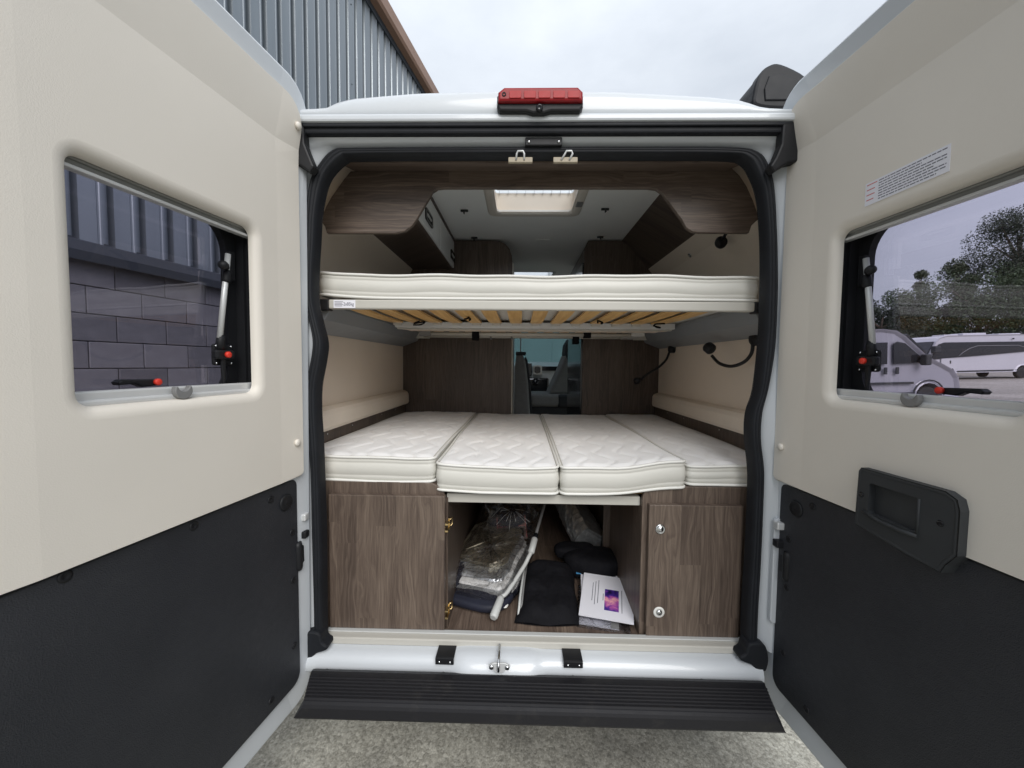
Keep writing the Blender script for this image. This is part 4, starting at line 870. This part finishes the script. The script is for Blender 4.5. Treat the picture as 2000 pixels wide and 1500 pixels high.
MB().lathe((.684, 1.194, 1.382), (-.55, -.8, -.1), [(.011, .0), (.011, .003), (0, .0035)], 14).build('lamp_lens', 'light_plastic', L2)
m = MB(); m.lathe((.875, .40, 2.13), (-.6, 0, -.8), [(.02, -.01), (.02, .015), (0, .016)], 16); L3 = m.build('reading_lamp', 'black_plastic', van, label='small reading lamp hanging below the pelmet')
MB().tube([(.868, .40, 2.118), (.845, .44, 2.09), (.838, .49, 2.055)], .007, 8).build('lamp_stem', 'black_plastic', L3)
MB().lathe((.838, .50, 2.045), (.0, -1, -.12), [(0, -.012), (.024, -.010), (.028, 0), (.024, .012), (0, .014)], 20).build('lamp_head', 'black_plastic', L3)

# ---- cab: seats and dashboard beyond the doorway
s1 = MB(); s1.prism([(.235, 1.17), (.30, 1.17), (.47, 1.17), (.56, 1.20), (.58, 1.50), (.56, 1.66), (.47, 1.66), (.40, 1.57), (.36, 1.46), (.28, 1.28)], 2.75, 3.2, 'y', .03); se = s1.build('cab_seat', 'seat_grey', van)
MB().prism([(.425, 1.53), (.55, 1.53), (.565, 1.72), (.53, 1.77), (.45, 1.765), (.41, 1.70), (.40, 1.60)], 2.735, 3.1, 'y', .02).build('headrest', 'seat_dark', se)
MB().rbox(.03, .50, 2.7, 3.2, 1.04, 1.175, .04, 3).build('seat_cushion', 'seat_grey', se)
MB().rbox(.32, .52, 2.695, 3.21, 1.035, 1.172, .03, 3).build('seat_bolster', 'seat_dark', se)
MB().rbox(.06, .5, 2.75, 3.15, .49, 1.04, .01).build('seat_base', 'seat_dark', se)
s2 = MB(); s2.prism([(-.13, .49), (.035, .49), (.032, 1.0), (.01, 1.3), (-.02, 1.52), (-.05, 1.58), (-.11, 1.57), (-.125, 1.45)], 2.45, 2.8, 'y', .02); se2 = s2.build('bench_back', 'seat_grey', van)
MB().prism([(.032, .49), (.055, .49), (.055, 1.0), (.033, 1.3), (.0, 1.53), (-.02, 1.56), (-.03, 1.52), (.008, 1.3), (.03, 1.0)], 2.47, 2.84, 'y', .006).build('bench_edge', 'seat_dark', se2)
MB().rbox(-.115, -.015, 2.44, 2.6, 1.572, 1.605, .008).build('belt_guide', 'seat_dark', se2)
MB().rbox(-.075, -.062, 2.75, 2.765, 1.6, 2.3, .003).build('belt_post', 'light_plastic', se2)
ds = MB(); ds.prism([(3.95, .6), (4.75, .6), (4.85, 1.34), (4.5, 1.50), (4.15, 1.52), (4.02, 1.46), (3.98, 1.2)], -.93, .93, 'x', .03); da = ds.build('dashboard', 'dash_silver', van)
MB().rbox(-.10, .09, 3.93, 4.0, 1.33, 1.50, .01).build('touch_screen', 'screen_black', da)
m = MB(); m.prism(rrect(.105, .225, 1.345, 1.475, .03), 3.93, 3.99, 'y', .01); m.build('vent_bezel', 'piping_white', da)
MB().prism(rrect(.125, .205, 1.37, 1.455, .02), 3.915, 3.935, 'y', .005).build('air_vent', 'screen_black', da)
m = MB(); m.lathe((.14, 3.9, 1.24), (0, -1, .4), [(.045, 0), (.045, .05), (.03, .06), (0, .06)], 16); m.rbox(-.05, .32, 3.9, 4.0, .6, 1.30, .02); m.build('centre_console', 'screen_black', da)
MB().rbox(.22, .93, 3.965, 3.98, 1.40, 1.46, .004).build('dash_strip', 'screen_black', da)

# ================================================================== THINGS ON BOARD
def mattress(name, x0, x1, y0, y1, zb, zt, label, group, quilt=True, zfun=None, seed=0):
    zf = zfun or (lambda x, y: 0.0); rnd = random.Random(seed); ph = rnd.uniform(0, 6)
    nx_, ny_ = 34, 40; loop = []
    rc = .025
    for p in rrect(x0, x1, y0, y1, rc, 4): loop.append(p)
    dense = []
    for i in range(len(loop)):
        a, b = Vector(loop[i]), Vector(loop[(i+1) % len(loop)]); k = max(1, int((b-a).length/.035))
        for q in range(k): dense.append(tuple(a.lerp(b, q/k)))
    def wob(x, y): return .0022*math.sin(9*x+ph)+.0016*math.sin(23*x+7*y+ph*2)
    H = zt-zb; prof = [(.016, 0), (.006, .006), (.001, .016), (0, .022), (.0018, .025), (0, .028), (-.004, H*.5), (0, H-.026), (.0018, H-.023), (0, H-.020), (.001, H-.013), (.006, H-.005), (.014, H)]
    RR = [[(x, y, zb+h+zf(x, y)+wob(x, y)*(h > .02)) for x, y in offset(dense, k)] for k, h in prof]
    m = MB(); m.rings(RR, True, True, not quilt, True); root = m.build(name, 'vinyl_white', None, True, label=label, category='mattress', group=group)
    m = MB()
    for k, h in ((.0015, H-.004), (.0015, .005)): m.tube([(x, y, zb+h+zf(x, y)+wob(x, y)*(h > .02)) for x, y in offset(dense, k)], .0052, 8, True)
    m.build('piping', 'piping_white', root)
    if quilt:
        gx = int((x1-x0)/.0075); gy = int((y1-y0)/.0095); ins = .010; V = []; F = []
        for j in range(gy+1):
            for i in range(gx+1):
                x = lerp(x0+ins, x1-ins, i/gx); y = lerp(y0+ins, y1-ins, j/gy)
                ed = min(x-x0-ins, x1-ins-x, y-y0-ins, y1-ins-y); e = min(1, ed/.02)
                sp_ = .088; t = (x+.026*math.sin(2*math.pi*y/.22+1.3*math.floor((x+2)/.44)))/sp_; dd = abs(t-round(t))*sp_
                pf = 1-math.exp(-(dd/.008)**1.2)
                V.append((x, y, zt-.001+zf(x, y)+wob(x, y)+e*(-.0005+.0072*pf)))
        for j in range(gy):
            for i in range(gx): a = j*(gx+1)+i; F.append([a, a+1, a+gx+2, a+gx+1])
        MB().add(V, F, True).build('quilted_top', 'quilt_fabric', root, False)
    return root
GM = 'cushions of the lower bed'
mattress('mattress', -.888, -.379, .082, 1.43, 1.047, 1.142, 'left outermost white quilted mattress cushion, on the lower bed against the left board', GM, zfun=lambda x, y: -.008*math.exp(-((x+.55)/.18)**2)*math.exp(-(y-.08)/.1)-.012*max(0, y-.6)*.8, seed=1)
mattress('mattress', -.373, .074, .070, 1.425, 1.009, 1.112, 'white mattress cushion left of centre on the lower bed, drooping over the beam', GM, zfun=lambda x, y: .016*min(1, max(0, (y-.08)/.5))+.008*max(0, (-.2-x)/.17)*math.exp(-(y-.08)/.2), seed=2)
mattress('mattress', .081, .532, .070, 1.42, 1.009, 1.112, 'white mattress cushion right of centre, its front corner lifted onto the right locker', GM, zfun=lambda x, y: .016*min(1, max(0, (y-.08)/.5))+.034*(1/(1+math.exp(-(x-.37)/.05)))*math.exp(-max(0, y-.08)/.5)*.95, seed=3)
mattress('mattress', .539, .888, .085, 1.43, 1.047, 1.122, 'right outermost white mattress cushion, slightly lower, against the right board', GM, zfun=lambda x, y: .010*min(1, max(0, (y-.2)/.6)), seed=4)
mattress('upper_mattress', -.812, .786, .102, 1.36, 1.7125, 1.803, 'long white mattress on the drop-down upper bunk', 'upper bunk mattress', quilt=False, zfun=lambda x, y: .012*max(0, (-x-.55)/.25)**2+.001*math.sin(5*x), seed=6)

# --- storage contents
FL = .488
# bundle of thermal screens wrapped in clear film
tb = empty('thermal_screen_bundle', (-.19, .45, FL), label='bulky film-wrapped bundle of silver thermal screens at the left of the storage bay', category='screen bundle')
def tadd(m, name, mat): o = m.build(name, mat, tb); o.matrix_parent_inverse = Matrix.Translation((.19, -.45, -FL)); return o
Rz = Matrix.Rotation(R(-18), 3, 'Z'); Tx = Matrix.Rotation(R(9), 3, 'X')
m = MB(); m.blob((-.205, .41, FL+.024), .165, .235, .024, .45, .5, 44, 14, .04, 7, Rz); m.blob((-.305, .45, FL+.05), .035, .20, .045, .5, .5, 30, 12, .06, 8, Rz); tadd(m, 'navy_cover', 'navy_fabric')
for k in range(4):
    m = MB(); m.blob((-.185-.005*k, .410+.020*k, FL+.050+.0175*k), .138-.004*k, .205-.008*k, .0105, .35, .3, 52, 8, .05, 13, Rz @ Tx, False, .0016); tadd(m, 'screen_layer', 'foil_silver' if k % 2 else 'piping_white')
m = MB(); m.blob((-.205, .525, FL+.125), .128, .165, .022, .4, .4, 40, 12, .08, 9, Rz @ Tx, False, .0015); tadd(m, 'foil_top', 'foil_gold')
m = MB()
for q in ((-.31, .42, -.12, .56), (-.28, .63, -.15, .42), (-.22, .66, -.09, .50)): m.tube([(q[0], q[1], FL+.142), ((q[0]+q[2])/2, (q[1]+q[3])/2, FL+.152), (q[2], q[3], FL+.142)], .0022, 5)
tadd(m, 'quilt_seam', 'foil_gold')
m = MB(); m.blob((-.195, .45, FL+.078), .168, .25, .072, .5, .5, 46, 18, .06, 10, Rz @ Tx, False, .005); tadd(m, 'clear_film', 'plastic_film')
m = MB(); m.blob((-.12, .76, FL+.13), .115, .14, .10, .6, .6, 30, 14, .1, 8); tadd(m, 'inner_pack', 'navy_fabric')
m = MB(); m.blob((-.115, .74, FL+.175), .15, .16, .135, .8, .8, 34, 18, .30, 11, None, False, .010); tadd(m, 'gathered_film', 'plastic_film')
m = MB(); rg = random.Random(9)
for k in range(11):
    a_ = rg.uniform(0, 6.28); m.tube([(-.10+.02*math.cos(a_), .66+.02*math.sin(a_), FL+.235), (-.10+.06*math.cos(a_), .66+.05*math.sin(a_), FL+.225+rg.uniform(-.01, .03)), (-.10+.11*math.cos(a_), .66+.08*math.sin(a_), FL+.19+rg.uniform(-.04, .04))], .0012, 4)
tadd(m, 'film_crease', 'piping_white')
Mc = Matrix.Translation((-.105, .62, FL+.165)) @ Matrix.Rotation(R(-38), 4, 'X') @ Matrix.Rotation(R(-6), 4, 'Y')
m = MB(); m.rbox(-.075, .075, -.003, .003, -.065, .055, .001, 1, Mc); tadd(m, 'card_insert', 'card_brown')
m = MB(); m.rbox(-.02, .06, -.0045, -.003, -.055, -.012, 0, 1, Mc); tadd(m, 'card_window', 'screen_black')
m = MB(); m.rbox(-.07, -.025, -.0045, -.003, -.055, -.018, 0, 1, Mc); m.rbox(-.074, .074, -.0045, -.003, .0, .003, 0, 1, Mc); m.rbox(.070, .074, -.0045, -.003, -.06, .05, 0, 1, Mc); m.rbox(-.074, -.070, -.0045, -.003, -.06, .05, 0, 1, Mc); tadd(m, 'card_panel', 'print_red')
# folding crank for the awning
ck = empty('awning_crank', (-.16, .13, FL), label='grey folding crank rod with two plastic grips leaning across the storage bay', category='crank')
def cadd(m, name, mat): o = m.build(name, mat, ck); o.matrix_parent_inverse = Matrix.Translation((.16, -.13, -FL)); return o
A = Vector((-.163, .118, .512)); B_ = Vector((-.135, .205, .545)); C_ = Vector((-.045, .335, .600)); D_ = Vector((-.012, .385, .640)); E_ = Vector((.005, .43, .680)); Fz = Vector((.14, 1.05, .800))
cadd(MB().tube([A, A.lerp(B_, .08), A.lerp(B_, .85), B_], [.012, .0165, .0150, .009], 14), 'hand_grip', 'light_plastic')
cadd(MB().tube(spline([B_, B_.lerp(C_, .15)+Vector((.01, 0, 0)), C_, C_.lerp(D_, .6), D_], 6), .0088, 12), 'crank_arm', 'light_plastic')
cadd(MB().tube([D_-(E_-D_)*.1, D_, E_, E_+(E_-D_)*.1], [.010, .0150, .0150, .010], 14), 'upper_grip', 'light_plastic')
cadd(MB().tube([E_, E_+(Fz-E_)*.05], .011, 12), 'collar', 'rubber')
cadd(MB().tube([E_, Fz], .0068, 10), 'rod', 'grey_plastic')
# black zip pouch
zp = empty('zip_pouch', (.05, .3, FL), label='flat black fabric pouch with a pale zip along its left side', category='pouch')
def zadd(m, name, mat): o = m.build(name, mat, zp); o.matrix_parent_inverse = Matrix.Translation((-.05, -.3, -FL)); return o
V = []; nX, nY = 44, 52
def pouch_z(u, v): 
    th = (.048+.055*v)*(1-abs(2*u-1)**5)*(1-.9*abs(2*v-1)**8); return FL+.004+th+.004*math.sin(9*u+4*v)*(1-abs(2*u-1))+.003*math.sin(17*v)+.007*noise.fractal(Vector((u*4, v*5, 1.7)), 1, 2, 4)*(1-abs(2*u-1)**6)*(1-abs(2*v-1)**8)
def pouch_xy(u, v): return (lerp(-.082, .165, u)+lerp(0, .035, v)*lerp(1.0, .9, u)+.004*math.sin(7*v), lerp(.125, .47, v)-.012*math.sin(math.pi*u)*(1-v)+.010*u*(v-.5))
V = [(*pouch_xy(i/nX, j/nY), pouch_z(i/nX, j/nY)) for j in range(nY+1) for i in range(nX+1)]; V2 = [(x, y, FL+.002) for x, y, z in V]
F = [[j*(nX+1)+i, j*(nX+1)+i+1, (j+1)*(nX+1)+i+1, (j+1)*(nX+1)+i] for j in range(nY) for i in range(nX)]
m = MB(); m.add(V, F, True); m.add(V2, F, True); zadd(m, 'pouch_body', 'black_fabric')
zadd(MB().tube([(-.066, .150, FL+.018), (-.060, .22, FL+.045), (-.050, .31, FL+.063), (-.036, .42, FL+.085)], .0052, 8), 'zip', 'light_plastic')
zadd(MB().tube([(-.058, .150, FL+.020), (-.050, .22, FL+.050), (-.042, .31, FL+.068), (-.028, .42, FL+.090)], .0042, 8), 'zip_tape', 'grey_plastic')
# foil roll and the dark bag in front of it
fr = MB(); a0 = Vector((.300, .60, .590)); a1 = Vector((.190, 1.08, .735)); RR = []
ax = (a1-a0).normalized(); u_ = ax.cross(Vector((0, 0, 1))).normalized(); v_ = ax.cross(u_)
for q in range(31):
    c = a0.lerp(a1, q/30); RR.append([c+(u_*math.cos(t)+v_*math.sin(t))*(.092*(1-.2*(q/30)**3)+.006*noise.noise(Vector((math.cos(t)*3, math.sin(t)*3, q*.4)))) for t in [2*math.pi*k/36 for k in range(26)]])
rj = random.Random(3); RR = [[p+Vector((rj.gauss(0, .0022), rj.gauss(0, .0022), rj.gauss(0, .0022))) for p in r_] for r_ in RR]
fr.rings(RR, True, True, True, False); fr.build('foil_roll', 'foil_silver', None, True, label='rolled crinkled silver foil mat leaning at the back right of the storage bay', category='foil roll')
db = MB(); db.blob((.285, .475, FL+.062), .135, .085, .058, .6, .6, 48, 24, .12, 9, Matrix.Rotation(R(-8), 3, 'Z')); db.blob((.21, .53, FL+.09), .10, .05, .035, .6, .6, 36, 16, .15, 10)
db.build('drawstring_bag', 'black_fabric', None, True, label='crumpled black cloth bag behind the white booklets', category='bag')
# booklets and the clear sleeve under them
def sheet(m, c, w_, l_, th, rz, tx, ty, off=(0, 0, 0, 0), dz=0):
    M_ = Matrix.Translation(c) @ Matrix.Rotation(R(rz), 4, 'Z') @ Matrix.Rotation(R(tx), 4, 'X') @ Matrix.Rotation(R(ty), 4, 'Y')
    x0, x1, y0, y1 = off if any(off) else (-w_/2, w_/2, -l_/2, l_/2)
    m.rbox(x0, x1, y0, y1, dz, dz+th, 0, 1, M_); return m
cs = empty('document_sleeve', (.285, .2, FL), label='clear plastic sleeve with white slips beneath the white booklets', category='sleeve')
def dadd(root, loc, m, name, mat): o = m.build(name, mat, root); o.matrix_parent_inverse = Matrix.Translation((-loc[0], -loc[1], -loc[2])); return o
dadd(cs, (.285, .2, FL), sheet(MB(), (.275, .225, FL+.004), .20, .26, .003, -10, 3, 0), 'sleeve_film', 'plastic_film')
dadd(cs, (.285, .2, FL), sheet(MB(), (.262, .225, FL+.003), .15, .22, .002, -12, 3, 0), 'paper_slip', 'paper')
dadd(cs, (.285, .2, FL), sheet(MB(), (.325, .215, FL+.006), .03, .22, .002, -14, 3, 0), 'grey_slip', 'grey_plastic')
def booklet(name, c, w_, l_, rz, tx, ty, label, front):
    r_ = empty(name, c, label=label, category='booklet'); k = lambda m, n, mt: dadd(r_, c, m, n, mt)
    k(sheet(MB(), c, w_, l_, .005, rz, tx, ty), 'pages', 'paper')
    if front:
        k(sheet(MB(), c, 0, 0, .0004, rz, tx, ty, (-.008, .048, -.082, .040), .0050), 'cover_photo', 'printed_photo')
        m = MB()
        for x, y0, y1 in ((.060, -.085, .045), (-.035, -.05, .09), (-.047, -.06, .08), (-.058, -.04, .07), (-.014, -.03, .01)): sheet(m, c, 0, 0, .0004, rz, tx, ty, (x-.0012, x+.0012, y0, y1), .0050)
        k(m, 'cover_text_print', 'print_ink')
        tv, tf = text_mesh('NOVA', .02)
    else:
        m = MB()
        for x, y in ((-.005, .115), (.045, .118), (.045, .105), (.066, .10)): sheet(m, c, 0, 0, .0004, rz, tx, ty, (x-.007, x+.007, y-.004, y+.004), .0050)
        k(m, 'cover_text_print', 'print_ink')
    return r_
booklet('booklet', (.302, .285, FL+.026), .205, .275, -8, 6, 0, 'white booklet underneath, its upper edge showing behind the photo-covered one', False)
booklet('booklet', (.298, .250, FL+.036), .205, .255, -14, 7, 0, 'white booklet on top with a small purple and pink cover photo', True)
m = MB(); m.rbox(-.05, .05, -.012, .012, 0, .006, .002, 2, Matrix.Translation((.245, .42, FL+.045)) @ Matrix.Rotation(R(20), 4, 'X')); m.build('blue_card', 'paper_blue', None, True, label='blue card peeking out behind the booklets', category='card')
